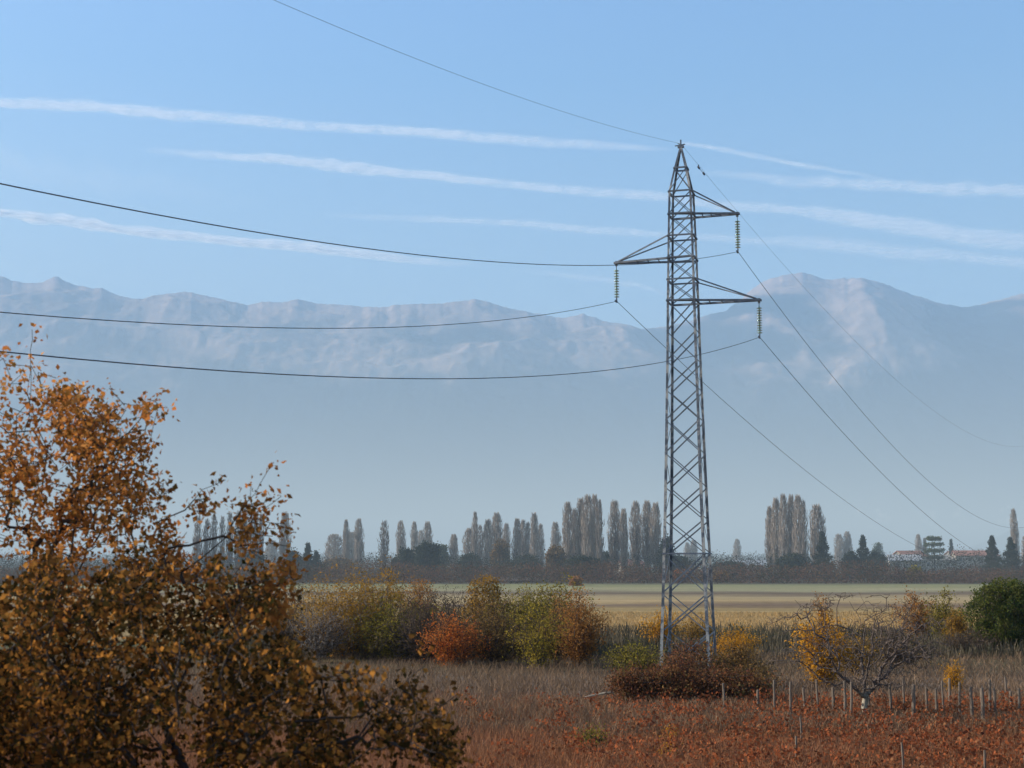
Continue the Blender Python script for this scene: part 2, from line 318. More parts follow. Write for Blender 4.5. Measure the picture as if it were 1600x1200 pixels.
def tube(path, r, n=6):
    P = [Vector(p) for p in path]; V = []; fs = []
    for i, p in enumerate(P):
        d = (P[min(i + 1, len(P) - 1)] - P[max(i - 1, 0)]).normalized()
        x = d.cross(Vector((0, 0, 1))).normalized() if abs(d.z) < .95 else Vector((1, 0, 0)); y = x.cross(d)
        rr = r[i] if hasattr(r, '__len__') else r
        for k in range(n): V.append(tuple(p + x * rr * math.cos(2 * math.pi * k / n) + y * rr * math.sin(2 * math.pi * k / n)))
    for i in range(len(P) - 1):
        for k in range(n): fs.append((i * n + k, i * n + (k + 1) % n, (i + 1) * n + (k + 1) % n, (i + 1) * n + k))
    return V, fs
# ------------------------------------------------------------------ the pylon
TX, TY, PSI = 8.65, 70.0, R(16)
tower = tag(empty('electricity_pylon', (TX, TY, 0), -PSI), 'tall weathered steel lattice pylon with three crossarms, rising from a red thicket', 'pylon')
def zt(py): return at(1070, py, TY).z
lev = [(1075, 1.30), (1048, 1.24), (987, 1.17), (927, 1.10), (865, 1.04), (813, .98), (761, .935), (709, .89), (658, .85), (611, .81), (566, .775), (520, .745), (472, .72), (439, .69), (405, .665), (371, .64), (337, .61), (302, .575), (264, .32), (231, .07)]
lev = [(max(0.0, zt(p)) if i else -0.3, h) for i, (p, h) in enumerate(lev)]
cor = lambda i, sx, sy: Vector((sx * lev[i][1], sy * lev[i][1], lev[i][0]))
for sx in (-1, 1):
    for sy in (-1, 1):
        m = MB()
        for i in range(len(lev) - 1):
            wl = .14 if i < 8 else (.12 if i < 13 else .10)
            m.angle(cor(i, sx, sy), cor(i + 1, sx, sy), wl, .02, (-sx, 0, 0), (0, -sy, 0))
        m.build('leg', M_steel, tower)
for i in range(0, len(lev) - 3):
    for ax, s in ((0, -1), (0, 1), (1, -1), (1, 1)):
        m = MB(); wb = .07 if i < 12 else .055
        f = (lambda j, e: Vector((e * lev[j][1], s * (lev[j][1] - .03), lev[j][0]))) if ax == 0 else (lambda j, e: Vector((s * (lev[j][1] - .03), e * lev[j][1], lev[j][0])))
        up = (0, 1, 0) if ax == 0 else (1, 0, 0)
        off = Vector(up) * (-s * .03)
        m.bar(f(i, -1 if (ax == 0 or i % 2) else 1), f(i + 1, 1 if (ax == 0 or i % 2) else -1), wb, .012, up)
        if ax == 0: m.bar(f(i, 1) + off, f(i + 1, -1) + off, wb * .7, .012, up)
        m.build('cross_brace', M_brace, tower)
m = MB()   # light bracing of the peak
for s in (-1, 1):
    m.bar((-lev[17][1], s * lev[17][1], lev[17][0]), (lev[18][1], s * lev[18][1], lev[18][0]), .045, .012, (0, 1, 0))
    m.bar((lev[17][1], s * (lev[17][1] - .04), lev[17][0]), (-lev[18][1], s * (lev[18][1] - .04), lev[18][0]), .045, .012, (0, 1, 0))
m.build('peak_brace', M_brace, tower)
for i in (4, 12, 13, 14, 15, 16, 17, 18):
    h = lev[i][1] + .015; z = lev[i][0]; m = MB()
    for a, b in (((-h, -h), (h, -h)), ((-h, h), (h, h))): m.bar((*a, z), (*b, z), .075, .075)
    for a, b in (((-h, -h + .04), (-h, h - .04)), ((h, -h + .04), (h, h - .04))): m.bar((*a, z + .003), (*b, z + .003), .07, .07)
    m.build('horizontal_frame', M_brace, tower)
m = MB(); zt0 = lev[-1][0]
m.bar((-.16, 0, zt0 + .05), (.16, 0, zt0 + .05), .16, .10); m.bar((0, 0, zt0), (0, 0, zt0 + .42), .07, .07)
m.bar((-.30, 0, zt0 + .12), (.22, 0, zt0 + .17), .05, .05); m.bar((-.16, .02, zt0 + .26), (.14, .02, zt0 + .04), .04, .04)
m.build('peak_bracket', M_brace, tower)
def w2(a, y, z): # tower-local to world
    c, s = math.cos(-PSI), math.sin(-PSI); return Vector((TX + a * c - y * s, TY + a * s + y * c, z))
def reach(px, py):
    best = None
    for k in range(-600, 601):
        a = k * .01; p = w2(a, 0, 0); X = p.x; Yw = p.y
        q = at(px, py, Yw)
        e = abs(q.x - X)
        if best is None or e < best[0]: best = (e, a, q.z)
    return best[1], best[2]
arms = []
for (lo, hi, tip) in ((16, 17, (1152, 334)), (14, 15, (963, 411)), (12, 13, (1186, 469))):
    a, z = reach(*tip); s = 1 if a > 0 else -1; arms.append((a, z)); hl, hh = lev[lo][1], lev[hi][1]
    m = MB()
    for e in (-1, 1):
        m.bar((-s * hl, e * (hl + .05), lev[lo][0]), (a + s * .12, e * .05, z), .10, .10)
        m.bar((s * hh, e * (hh + .03), lev[hi][0]), (a - s * .10, e * .04, z + .07), .06, .06)
    for k in range(1, 5):
        t = k / 5; xx = s * hl + (a - s * hl) * t; yy = (hl + .05) * (1 - t) + .05 * t; zz = lev[lo][0] + (z - lev[lo][0]) * (xx + s * hl) / (a + s * .12 + s * hl)
        m.bar((xx, -yy, zz), (xx, yy, zz), .04, .03)
    m.bar((a, 0, z - .16), (a, 0, z + .1), .06, .12)
    m.build('crossarm', M_brace, tower)
# ------------------------------------------------------------------ insulator strings
def insulator(a, z, zb, label):
    p = w2(a, 0, z - .16); o = empty('insulator_string', p, -PSI); L_ = z - .16 - zb
    m = MB(); m.bar((0, 0, 0), (0, 0, -L_), .03, .03); m.build('rod', M_cable, o)
    n = 11; top = .16; pitch = (L_ - .34) / n
    for k in range(n):
        zc = -top - pitch * (k + .5); m = MB()
        m.lathe([(.035, .055), (.05, .03), (.05, .012), (.125, -.012), (.135, -.035), (.10, -.03), (.03, -.045)], (0, 0, zc)); m.build('disc', M_glass, o, True)
    m = MB(); m.bar((-.03, -.20, -L_), (.03 - .06, .20, -L_), .07, .09); m.bar((0, 0, -L_), (0, 0, -L_ + .16), .06, .06); m.build('clamp', M_brace, o)
    tag(o, label, 'insulator', 'insulator strings hanging from the pylon crossarms')
    return p + Vector((0, 0, -L_))
clampC = insulator(*arms[0], at(1153, 393, TY - .8).z, 'insulator string hanging from the uppermost crossarm of the pylon')
clampA = insulator(*arms[1], at(965, 471, TY + 1).z, 'pale insulator string hanging from the only crossarm pointing left')
clampB = insulator(*arms[2], at(1187, 527, TY - 1).z, 'dark insulator string hanging from the lowest, longest crossarm of the pylon')
top_p = w2(0, 0, zt0 + .22)
# ------------------------------------------------------------------ conductors
PF = R(26)
def span(P0, sgn, pix, Lmax, r):
    dx, dy = sgn * math.sin(PF), sgn * math.cos(PF); S = []; Zs = []
    for px, py in pix:
        # ray / vertical plane through P0 along (dx, dy)
        q = at(px, py, 1.0) - Vector((0, 0, CZ)); det = q.x * (-dy) + dx * q.y
        t = (P0.x * (-dy) + dx * P0.y) / det; X_, Y_ = q.x * t, q.y * t
        S.append((X_ - P0.x) * dx + (Y_ - P0.y) * dy); Zs.append(CZ + q.z * t - P0.z)
    A = np.stack([np.array(S), np.array(S) ** 2], 1); co = np.linalg.lstsq(A, np.array(Zs), rcond=None)[0]
    print('span', [round(float(v), 5) for v in co], [round(v, 1) for v in S])
    ss = np.linspace(0, Lmax, 90)
    return [(P0.x + dx * s, P0.y + dy * s, P0.z + co[0] * s + co[1] * s * s) for s in ss]
def wire(name, P0, near, far, r, label, Ln=150, Lf=250):
    n = span(P0, -1, near, Ln, r); f = span(P0, 1, far, Lf, r)
    V, fs = tube(n[::-1] + f[1:], r); loc = np.array(P0)
    o = mesh(name, np.array(V) - loc, np.array(fs), M_cable, smooth=True); o.location = P0
    return tag(o, label, 'power line', 'wires carried by the lattice pylon'), n, f
wire('conductor', clampA, [(800, 498), (600, 512), (400, 512), (200, 502), (0, 488)], [(1105, 615), (1240, 735), (1330, 800), (1425, 848), (1520, 872), (1600, 884)], .014, 'conductor clamped under the left crossarm, second highest at the left edge')
wire('conductor', clampB, [(1035, 566), (860, 586), (680, 592), (400, 583), (200, 569), (0, 548)], [(1300, 655), (1400, 765), (1470, 825), (1520, 857), (1560, 876), (1600, 890)], .014, 'lowest conductor, clamped under the lowest crossarm and sagging past the autumn tree top')
wire('conductor', clampC, [(1090, 402), (950, 412), (700, 406), (500, 381), (250, 337), (0, 283)], [(1250, 545), (1400, 710), (1500, 785), (1560, 815), (1600, 828)], .014, 'highest conductor, clamped under the uppermost crossarm and meeting the left edge highest')
o, n, f = wire('ground_wire', top_p, [(900, 180), (750, 130), (600, 73), (430, 0)], [(1165, 345), (1225, 430), (1390, 590), (1500, 660), (1590, 700)], .006, 'thin earth wire running over the very peak of the pylon')
dm = empty('vibration_damper', Vector(f[1]) + (Vector(f[2]) - Vector(f[1])) * 0.0)
d = (Vector(f[2]) - Vector(f[1])).normalized(); m = MB()
m.bar(d * -.1 + Vector((0, 0, -.12)), d * .9 + Vector((0, 0, -.12)), .015, .02); m.bar((0, 0, -.12), (0, 0, .03), .03, .05)
m.build('messenger_rod', M_cable, dm)
for t in (-.1, .75):
    m = MB(); m.bar(d * t + Vector((0, 0, -.12)), d * (t + .28) + Vector((0, 0, -.12)), .07, .08); m.build('weight', M_cable, dm)
tag(dm, 'small dark damper weights on the earth wire beside the pylon peak', 'damper')
# ------------------------------------------------------------------ plant builders
def grow(root, pts, bf=0.35, up0=None):
    """join scattered twig points into one branching tree, short total path first; returns parents"""
    P = np.vstack([np.atleast_2d(root), pts]).astype(np.float64); n = len(P); k0 = len(np.atleast_2d(root))
    par = np.full(n, -1); plen = np.zeros(n); order = []
    for i in range(1, k0):
        par[i] = i - 1; plen[i] = plen[i - 1] + np.linalg.norm(P[i] - P[i - 1]); order.append(i)
    un = np.ones(n, bool); un[:k0] = False
    best = np.full(n, np.inf); bp = np.zeros(n, int)
    for i in range(k0):
        d = np.linalg.norm(P - P[i], axis=1); c = d + bf * (plen[i] + d)
        m = c < best; best[m] = c[m]; bp[m] = i
    for _ in range(n - k0):
        j = int(np.argmin(np.where(un, best, np.inf))); par[j] = bp[j]
        plen[j] = plen[par[j]] + np.linalg.norm(P[j] - P[par[j]]); un[j] = False; order.append(j)
        d = np.linalg.norm(P - P[j], axis=1); c = d + bf * (plen[j] + d)
        m = un & (c < best); best[m] = c[m]; bp[m] = j
    return P, par, order
def branches(P, par, order, tip, k=0.45, nside=4, jit=0.0, rmax=9):
    n = len(P); cnt = np.zeros(n); 
    kids = np.zeros(n, int)
    for j in order: kids[par[j]] += 1
    cnt[kids == 0] = 1
    for j in order[::-1]: cnt[par[j]] += cnt[j]
    r = np.minimum(tip * cnt ** k, rmax)
    V = []; Q = []; b = 0
    a = np.arange(nside) * 2 * math.pi / nside; ca, sa = np.cos(a), np.sin(a)
    for j in order:
        i = par[j]; d = P[j] - P[i]; L_ = np.linalg.norm(d)
        if L_ < 1e-6: continue
        d = d / L_; h = np.array([0, 0, 1.]) if abs(d[2]) < .9 else np.array([1., 0, 0]); x = np.cross(d, h); x /= np.linalg.norm(x); y = np.cross(x, d)
        ri = min(r[i], r[j] * 1.35)
        V.append(P[i] + ri * (ca[:, None] * x + sa[:, None] * y)); V.append(P[j] + r[j] * .97 * (ca[:, None] * x + sa[:, None] * y))
        for k_ in range(nside): Q.append((b + k_, b + (k_ + 1) % nside, b + nside + (k_ + 1) % nside, b + nside + k_))
        b += 2 * nside
    return np.vstack(V), np.array(Q), kids
def leaves(rs, centres, n, spread, size, hang=0.0, aspect=0.6, upr=0.0):
    """n leaf blades scattered round each centre"""
    c = np.repeat(centres, n, 0); N_ = len(c)
    c = c + rs.normal(0, 1, (N_, 3)) * spread
    d = rs.normal(0, 1, (N_, 3)); d[:, 2] += upr - hang; d /= np.linalg.norm(d, axis=1)[:, None]
    e = rs.normal(0, 1, (N_, 3)); e -= (e * d).sum(1)[:, None] * d; e /= np.linalg.norm(e, axis=1)[:, None]
    nrm = np.cross(d, e); s = (size * rs.uniform(.45, 1.4, N_))[:, None]
    V = np.stack([c, c + d * s * .5 + e * s * aspect * .5 + nrm * s * .12, c + d * s, c + d * s * .5 - e * s * aspect * .5 + nrm * s * .12], 1).reshape(-1, 3)
    return V, np.arange(N_ * 4).reshape(-1, 4)
def blob(rs, n, rx, ry, z0, z1, lump=0.35, bottom=0.5, seed=0):
    """scattered points in an uneven, lumpy crown volume"""
    out = []
    ph = rs.rand(6) * 6.28
    while len(out) < n:
        p = rs.uniform(-1, 1, (n * 2, 3))
        th = np.arctan2(p[:, 1], p[:, 0]); el = p[:, 2]
        lim = 1 - lump * (0.5 + 0.25 * np.sin(3 * th + ph[0]) + 0.25 * np.sin(5 * th + 4 * el + ph[1]) + 0.25 * np.sin(7 * el * 1.3 + 2 * th + ph[2]))
        wz = np.where(el < 0, bottom + (1 - bottom) * np.sqrt(np.clip(1 - el * el, 0, 1)), np.sqrt(np.clip(1 - el * el, 0, 1)))
        r = np.hypot(p[:, 0], p[:, 1]); keep = (r < wz * lim * np.where(rs.rand(len(p)) < .07, 1.22, 1)) & (rs.rand(len(p)) < 0.4 + 0.6 * np.maximum(r / (wz + .01), np.abs(el))) & (fbm(p[:, 0] * 3.2 + ph[3] * 3 + p[:, 1], el * 3.2 + ph[4] * 3 + p[:, 1] * 2, 3) > .36 + .12 * rs.rand(len(p)))
        out += list(p[keep])
    q = np.array(out[:n]); q[:, 0] *= rx; q[:, 1] *= ry; q[:, 2] = z0 + (q[:, 2] + 1) / 2 * (z1 - z0)
    return q
PAL = {
 'lime': [(.10, .09, .03), (.26, .21, .035), (.38, .27, .04), (.15, .12, .03), (.10, .08, .04)],
 'brown': [(.04, .028, .018), (.13, .08, .035), (.27, .16, .055), (.07, .055, .028), (.20, .13, .07)],
 'ochre': [(.08, .05, .02), (.24, .14, .035), (.40, .22, .035), (.16, .11, .04), (.33, .15, .035)],
 'yellow': [(.22, .12, .02), (.46, .23, .025), (.56, .26, .025), (.28, .17, .03)],
 'olive': [(.035, .035, .014), (.10, .09, .022), (.30, .24, .04), (.10, .085, .03), (.22, .13, .03)],
 'green': [(.025, .045, .018), (.05, .075, .02), (.12, .12, .03), (.035, .05, .02)],
 'red': [(.20, .06, .03), (.45, .12, .03), (.50, .18, .045), (.16, .08, .04), (.12, .08, .05)],
 'crimson': [(.03, .02, .015), (.13, .045, .03), (.25, .12, .05), (.05, .038, .022), (.20, .07, .035), (.22, .16, .06), (.04, .03, .02)],
 'grey': [(.05, .038, .028), (.12, .085, .06), (.08, .06, .04), (.20, .14, .10)],
 'dark': [(.018, .026, .02), (.03, .042, .026), (.05, .055, .03), (.022, .03, .026)],
 'orange': [(.16, .08, .04), (.30, .14, .045), (.38, .18, .05), (.20, .13, .06)]}
LM = {k: leaf_mat(v, .4, .9, .55) for k, v in PAL.items()}
def bush(name, label, cat, px, basepy, topy, wpx, pal, seed, nb=700, nl=7, leaf=0.16, depth=0.8, bot=0.25, stem=M_bark, group=None, spread=.13, lump=.45, upr=.2, low=0.12, Y=None, tip=.008):
    rs = np.random.RandomState(seed)
    nb = int(nb * 1.6); leaf *= .72; nl = nl + 2; wpx *= 1.22
    Y = Y or CZ * F / (basepy - 875.0); x = gx(px, Y); H = at(px, topy, Y).z; W = wpx / F * Y / 2
    z0 = float(hgt(x, Y)); o = tag(empty(name, (x, Y, z0 - .05)), label, cat, group)
    if pal in ('crimson', 'green') or low > .12: pts = blob(rs, nb, W, W * depth, H * low, H, lump, bot)
    else:       # a fan of stems from one stool, ragged at the top
        S = max(9, nb // 45); az = rs.rand(S) * 6.28; ln = rs.rand(S) ** .6 * (.9 + .5 * bot); hh = H * rs.uniform(.74, 1.14, S) * (1 - .30 * ln * ln); k = rs.randint(0, S, nb); t = rs.uniform(.10, 1, nb) ** .75
        sp = (.05 + .16 * t)[:, None] * np.array([W, W * depth, H * .35]) * rs.normal(0, 1, (nb, 3))
        pts = np.stack([W * .8 * ln[k] * t ** .8 * np.cos(az[k]), W * .8 * depth * ln[k] * t ** .8 * np.sin(az[k]), hh[k] * t], 1) + sp; pts[:, 2] = np.clip(np.abs(pts[:, 2]), .05, H * 1.12)
    roots = np.array([[0, 0, -.1], [0, 0, H * .05]])
    P, par, order = grow(roots, pts, .45)
    V, Q, kids = branches(P, par, order, tip, .42, 3)
    mesh('stems', V, Q, stem, o)
    V, Q = leaves(rs, P[2:][kids[2:] <= 1], nl, spread, leaf, upr=upr)
    mesh('foliage', V, Q, LM[pal], o)
    return o
# ------------------------------------------------------------------ middle distance thicket
TG = 'bushes of the thicket across the middle of the field'
bush('bush', 'broad brown and yellow bush at the left end of the thicket, many thin stems', 'bush', 535, 1026, 900, 150, 'ochre', 1, 1300, 8, .15, group=TG, bot=.6, stem=M_bark_pale)
bush('bush', 'ochre bush with the highest yellow top of the thicket', 'bush', 597, 1022, 886, 100, 'ochre', 2, 900, 6, .16, group=TG, bot=.4)
bush('bush', 'dark grey-green bush filling the thicket beside its black hollow', 'bush', 625, 1030, 935, 120, 'olive', 3, 900, 7, .15, group=TG, bot=.8, stem=M_bark)
bush('bush', 'pale greyish leafless bush low at the left foot of the thicket', 'bush', 500, 1032, 955, 90, 'grey', 4, 900, 2, .12, group=TG, bot=.5, stem=M_bark_pale, tip=.012)
bush('bush', 'thin purplish bare bush in the middle of the thicket, reddish at its top', 'bush', 700, 1020, 925, 130, 'grey', 5, 1200, 3, .12, group=TG, bot=.4, tip=.012)
bush('bush', 'bright orange-red bush low in the middle of the thicket', 'bush', 712, 1040, 966, 78, 'red', 6, 700, 6, .14, group=TG, bot=.5, lump=.7, spread=.2)
bush('bush', 'dull reddish bush with small top above the bare purplish one', 'bush', 655, 1016, 903, 60, 'orange', 7, 400, 4, .14, group=TG, bot=.1, low=.4)
bush('bush', 'orange topped slender bush left of the olive ones', 'bush', 758, 1024, 896, 62, 'ochre', 8, 600, 5, .15, group=TG, bot=.3, low=.2)
bush('bush', 'spreading olive bush with flat dark green top', 'bush', 805, 1026, 925, 110, 'olive', 9, 1100, 7, .15, group=TG, bot=.6)
bush('bush', 'tall olive bush with the pointed tip, right of the flat topped one', 'bush', 862, 1022, 905, 95, 'olive', 10, 900, 7, .16, group=TG, bot=.5)
bush('bush', 'yellow-green bush standing brightest in front of the olive ones', 'bush', 842, 1046, 950, 80, 'lime', 11, 450, 5, .13, group=TG, bot=.3, lump=.8, spread=.2)
bush('bush', 'rusty brown bush closing the right end of the thicket', 'bush', 902, 1040, 930, 75, 'orange', 12, 900, 6, .14, group=TG, bot=.8)
bush('bush', 'dark brown bush just left of the rusty end bush', 'bush', 870, 1034, 940, 60, 'brown', 13, 600, 7, .14, group=TG, bot=.7)
bush('bush', 'dark purplish bare scrub between the ochre and the bare bushes, right of the black hollow', 'bush', 665, 1034, 940, 110, 'grey', 14, 1300, 3, .11, group=TG, bot=.8, tip=.012)
bush('bush', 'dark brown scrub at the foot of the orange-red bush, toward the olive ones', 'bush', 770, 1036, 945, 110, 'brown', 15, 1200, 6, .12, group=TG, bot=.8)
bush('bush', 'brown scrub hidden behind the left end of the thicket, reaching the autumn tree', 'bush', 455, 1020, 925, 120, 'grey', 16, 1100, 4, .13, group=TG, bot=.8)
# around the pylon foot
PG = 'bushes round the foot of the pylon'
bush('bush', 'yellow bush behind the left leg of the pylon', 'bush', 1035, 1012, 952, 62, 'yellow', 20, 420, 4, .15, group=PG)
bush('bush', 'small yellow bush seen between the pylon legs', 'bush', 1082, 1006, 968, 58, 'ochre', 21, 350, 4, .14, group=PG)
bush('bush', 'bright yellow bush just right of the pylon', 'bush', 1143, 1032, 982, 72, 'yellow', 22, 520, 6, .13, group=PG)
bush('bush', 'crimson bush standing inside the pylon legs', 'bush', 1072, 1072, 1000, 72, 'crimson', 23, 420, 4, .13, group=PG, bot=.7, lump=.75, spread=.18)
bush('bush', 'dark crimson bramble thicket spreading in front of the pylon', 'bush', 1105, 1096, 1046, 185, 'crimson', 24, 1100, 7, .13, group=PG, bot=.5, depth=.5, lump=.75, spread=.2)
bush('bush', 'ragged taller crimson and brown scrub rising over the right end of the brambles', 'bush', 1178, 1092, 1046, 60, 'brown', 40, 350, 5, .12, group=PG, bot=.5, lump=.8, spread=.2)
bush('bush', 'ragged reddish scrub standing up from the middle of the brambles', 'bush', 1062, 1094, 1022, 50, 'crimson', 41, 300, 5, .12, group=PG, bot=.4, lump=.8, spread=.2)
bush('bush', 'low reddish bramble left of the pylon foot', 'bush', 1005, 1096, 1040, 110, 'crimson', 25, 1000, 7, .12, group=PG, bot=.7, depth=.6)
bush('bush', 'brown bush right of the pylon foot, behind the brambles', 'bush', 1150, 1070, 1008, 80, 'brown', 26, 800, 7, .13, group=PG, bot=.7)
bush('bush', 'greenish yellow weed clump left of the pylon, before the ditch', 'bush', 985, 1052, 1008, 90, 'olive', 27, 600, 4, .13, group=PG, bot=.8)
# right side
bush('bush', 'golden bush behind the left half of the bare orchard tree', 'bush', 1283, 1072, 968, 82, 'yellow', 30, 800, 6, .14, bot=.6)
bush('bush', 'yellow twig bush rising between the boughs of the bare orchard tree', 'bush', 1330, 1052, 985, 75, 'ochre', 31, 500, 4, .13, bot=.6)
bush('bush', 'slim orange-yellow bush behind the upper left boughs of the orchard tree', 'bush', 1282, 1010, 934, 26, 'orange', 32, 200, 5, .16)
bush('bush', 'orange bush behind the right boughs of the orchard tree', 'bush', 1430, 1003, 924, 52, 'orange', 33, 420, 5, .17, bot=.5)
bush('bush', 'olive and orange bush between the orchard tree and the round green bush', 'bush', 1468, 1005, 930, 50, 'olive', 34, 420, 5, .17, bot=.5)
bush('bush', 'low ochre bush left of the round green bush', 'bush', 1492, 1010, 955, 44, 'ochre', 35, 420, 6, .15, bot=.6)
bush('bush', 'large rounded dark green bush at the right edge', 'bush', 1572, 1018, 906, 115, 'green', 36, 2000, 10, .17, bot=.7, lump=.3)
bush('bush', 'dull brown scrub at the foot of the round green bush', 'bush', 1510, 1020, 985, 70, 'grey', 39, 500, 5, .14, bot=.8)
bush('bush', 'small yellow bush standing among the posts', 'bush', 1484, 1078, 1038, 20, 'yellow', 37, 140, 6, .10)
bush('bush', 'brown leafless scrub patch behind the orchard tree', 'bush', 1400, 1040, 985, 90, 'grey', 38, 700, 3, .13, bot=.7)
# ------------------------------------------------------------------ bare orchard tree
def orchard_tree():
    rs = np.random.RandomState(5); Y = 48.6; x = gx(1350, Y); z0 = float(hgt(x, Y)); o = empty('orchard_tree', (x, Y, z0 - .05))
    tag(o, 'bare crooked orchard tree with pale forked trunk, standing among the posts', 'tree')
    P_ = lambda px, py, dy=0.0: np.array(at(px, py, Y + dy)) - np.array([x, Y, z0 - .05])
    limbs = [[(1350, 1128), (1350, 1108), (1353, 1090)], [(1353, 1090), (1338, 1078, -.2), (1326, 1066, -.3), (1306, 1050, -.5), (1280, 1030, -.8), (1255, 1010, -.8)],
             [(1353, 1090), (1350, 1066, .3), (1346, 1035, .6), (1342, 1005, .8), (1330, 985, .9), (1308, 975, .9), (1270, 985, 1.), (1238, 983, 1.1), (1205, 998, 1.2)],
             [(1353, 1090), (1368, 1070, .2), (1388, 1050, .5), (1410, 1034, .8), (1425, 1027, .9), (1450, 1028, 1.1), (1470, 1020, 1.2)], [(1368, 1070, .2), (1378, 1045, -.4), (1400, 1015, -.9), (1430, 985, -1.3), (1455, 965, -1.5)],
             [(1350, 1066, .3), (1362, 1020, -.3), (1364, 990, -.6), (1370, 955, -.9)], [(1346, 1035, .6), (1350, 990, 1.2), (1338, 955, 1.5)], [(1306, 1050, -.5), (1290, 1000, -1), (1275, 965, -1.3)], [(1388, 1050, .5), (1405, 1000, 1.2), (1415, 960, 1.6)]]
    pts = []; 
    for L_ in limbs:
        for a, b in zip(L_, L_[1:]):
            A, B = P_(*a), P_(*b); n = max(2, int(np.linalg.norm(B - A) / .14))
            for t in np.arange(n) / n: pts.append(A + (B - A) * t + rs.normal(0, .018, 3))
        pts.append(P_(*L_[-1]))
    core = np.array(pts); c0 = P_(1352, 1000)
    tw = blob(rs, 2300, 3.5, 2.6, P_(1350, 1078)[2], P_(1350, 922)[2], .3, .35); tw[:, 0] += c0[0] - .1; 
    pts_all = np.vstack([core[1:], tw])
    P, par, order = grow(core[:1], pts_all, .18)
    V, Q, kids = branches(P, par, order, .0062, .43, 4, rmax=.14)
    mesh('trunk', V, Q, M_limed, o)
    V, Q = leaves(rs, P[kids == 0][::3], 2, .05, .06); mesh('foliage', V, Q, LM['brown'], o)
orchard_tree()
# ------------------------------------------------------------------ posts
rs = np.random.RandomState(3)
posts = [(1128, 1068, 1103), (1205, 1063, 1107), (1229, 1066, 1118), (1272, 1062, 1108), (1314, 1064, 1116), (1323, 1066, 1120), (1385, 1068, 1110), (1405, 1058, 1106), (1419, 1070, 1120), (1466, 1064, 1103), (1476, 1060, 1098), (1490, 1066, 1110), (1510, 1074, 1120), (1526, 1075, 1126), (1537, 1062, 1110), (1564, 1058, 1088), (1570, 1080, 1100), (1598, 1070, 1126), (1252, 1075, 1106), (1296, 1074, 1106), (1350, 1072, 1100), (1441, 1074, 1104), (1455, 1076, 1106), (1582, 1076, 1112), (1546, 1076, 1112), (1180, 1078, 1102)]
words = ['leftmost post, standing before the brambles', 'pale straight post right of the brambles', 'slightly nearer post, second right of the brambles', 'thin pale post left of the orchard tree', 'left one of the close pair just left of the orchard tree', 'right one of the close pair just left of the orchard tree', 'slim post just right of the orchard tree trunk', 'dark thin post under the right bough of the orchard tree', 'stout dark post below the right bough of the orchard tree', 'thin dark post left of the small yellow bush', 'leaning post touching the small yellow bush on its left', 'dark post just right of the small yellow bush', 'thick pale post between the small yellow bush and the right edge', 'nearest stout post, right beside the thick pale one', 'tall thin post right of the nearest stout pair', 'highest short dark post near the right edge', 'stub post leaning beside the highest dark one', 'post standing at the very right edge', 'short faint post left of the thin pale one', 'short faint post between the thin pale one and the close pair', 'short post half hidden behind the orchard tree trunk', 'short faint post right of the stout dark one', 'faint post left of the leaning ones, beside brown weeds', 'short stub close to the right edge', 'faint post between the tall thin one and the highest dark one', 'low faint post just right of the leftmost one']
for k, (px, t, b) in enumerate(posts):
    Y = CZ * F / (b + 6 - 875.0); x = gx(px, Y); z0 = float(hgt(x, Y)); h = at(px, t, Y).z - z0; r = rs.uniform(.035, .055) * (1.35 if k in (8, 12, 13) else 1)
    n = 7; pa = [(rs.normal(0, .006) + .03 * (k % 3 - 1) * q, rs.normal(0, .006), -.2 + (h + .2) * q) for q in np.linspace(0, 1, n)]
    V, fs = tube(pa, [r * (1.08 - .16 * q) for q in np.linspace(0, 1, n)], 7); V = V + [(pa[-1][0], pa[-1][1], pa[-1][2] + .012)]
    fs = fs + [((n - 1) * 7 + i, (n - 1) * 7 + (i + 1) % 7, len(V) - 1) for i in range(7)]
    o = mesh('post', V, fs, M_post); o.location = (x, Y, z0); tag(o, 'weathered ' + words[k], 'post', 'wooden posts of the old vineyard')
Y = 54.; x = gx(935, 54.)
V, fs = tube([(-.55, 0, .25), (-.2, .02, .33), (.2, -.02, .40), (.6, .03, .43)], [.03, .04, .045, .03], 7)
o = mesh('fallen_branch', V, fs, M_limed); o.location = (x, Y, float(hgt(x, Y))); tag(o, 'pale fallen branch lying in the weeds left of the pylon brambles', 'branch')
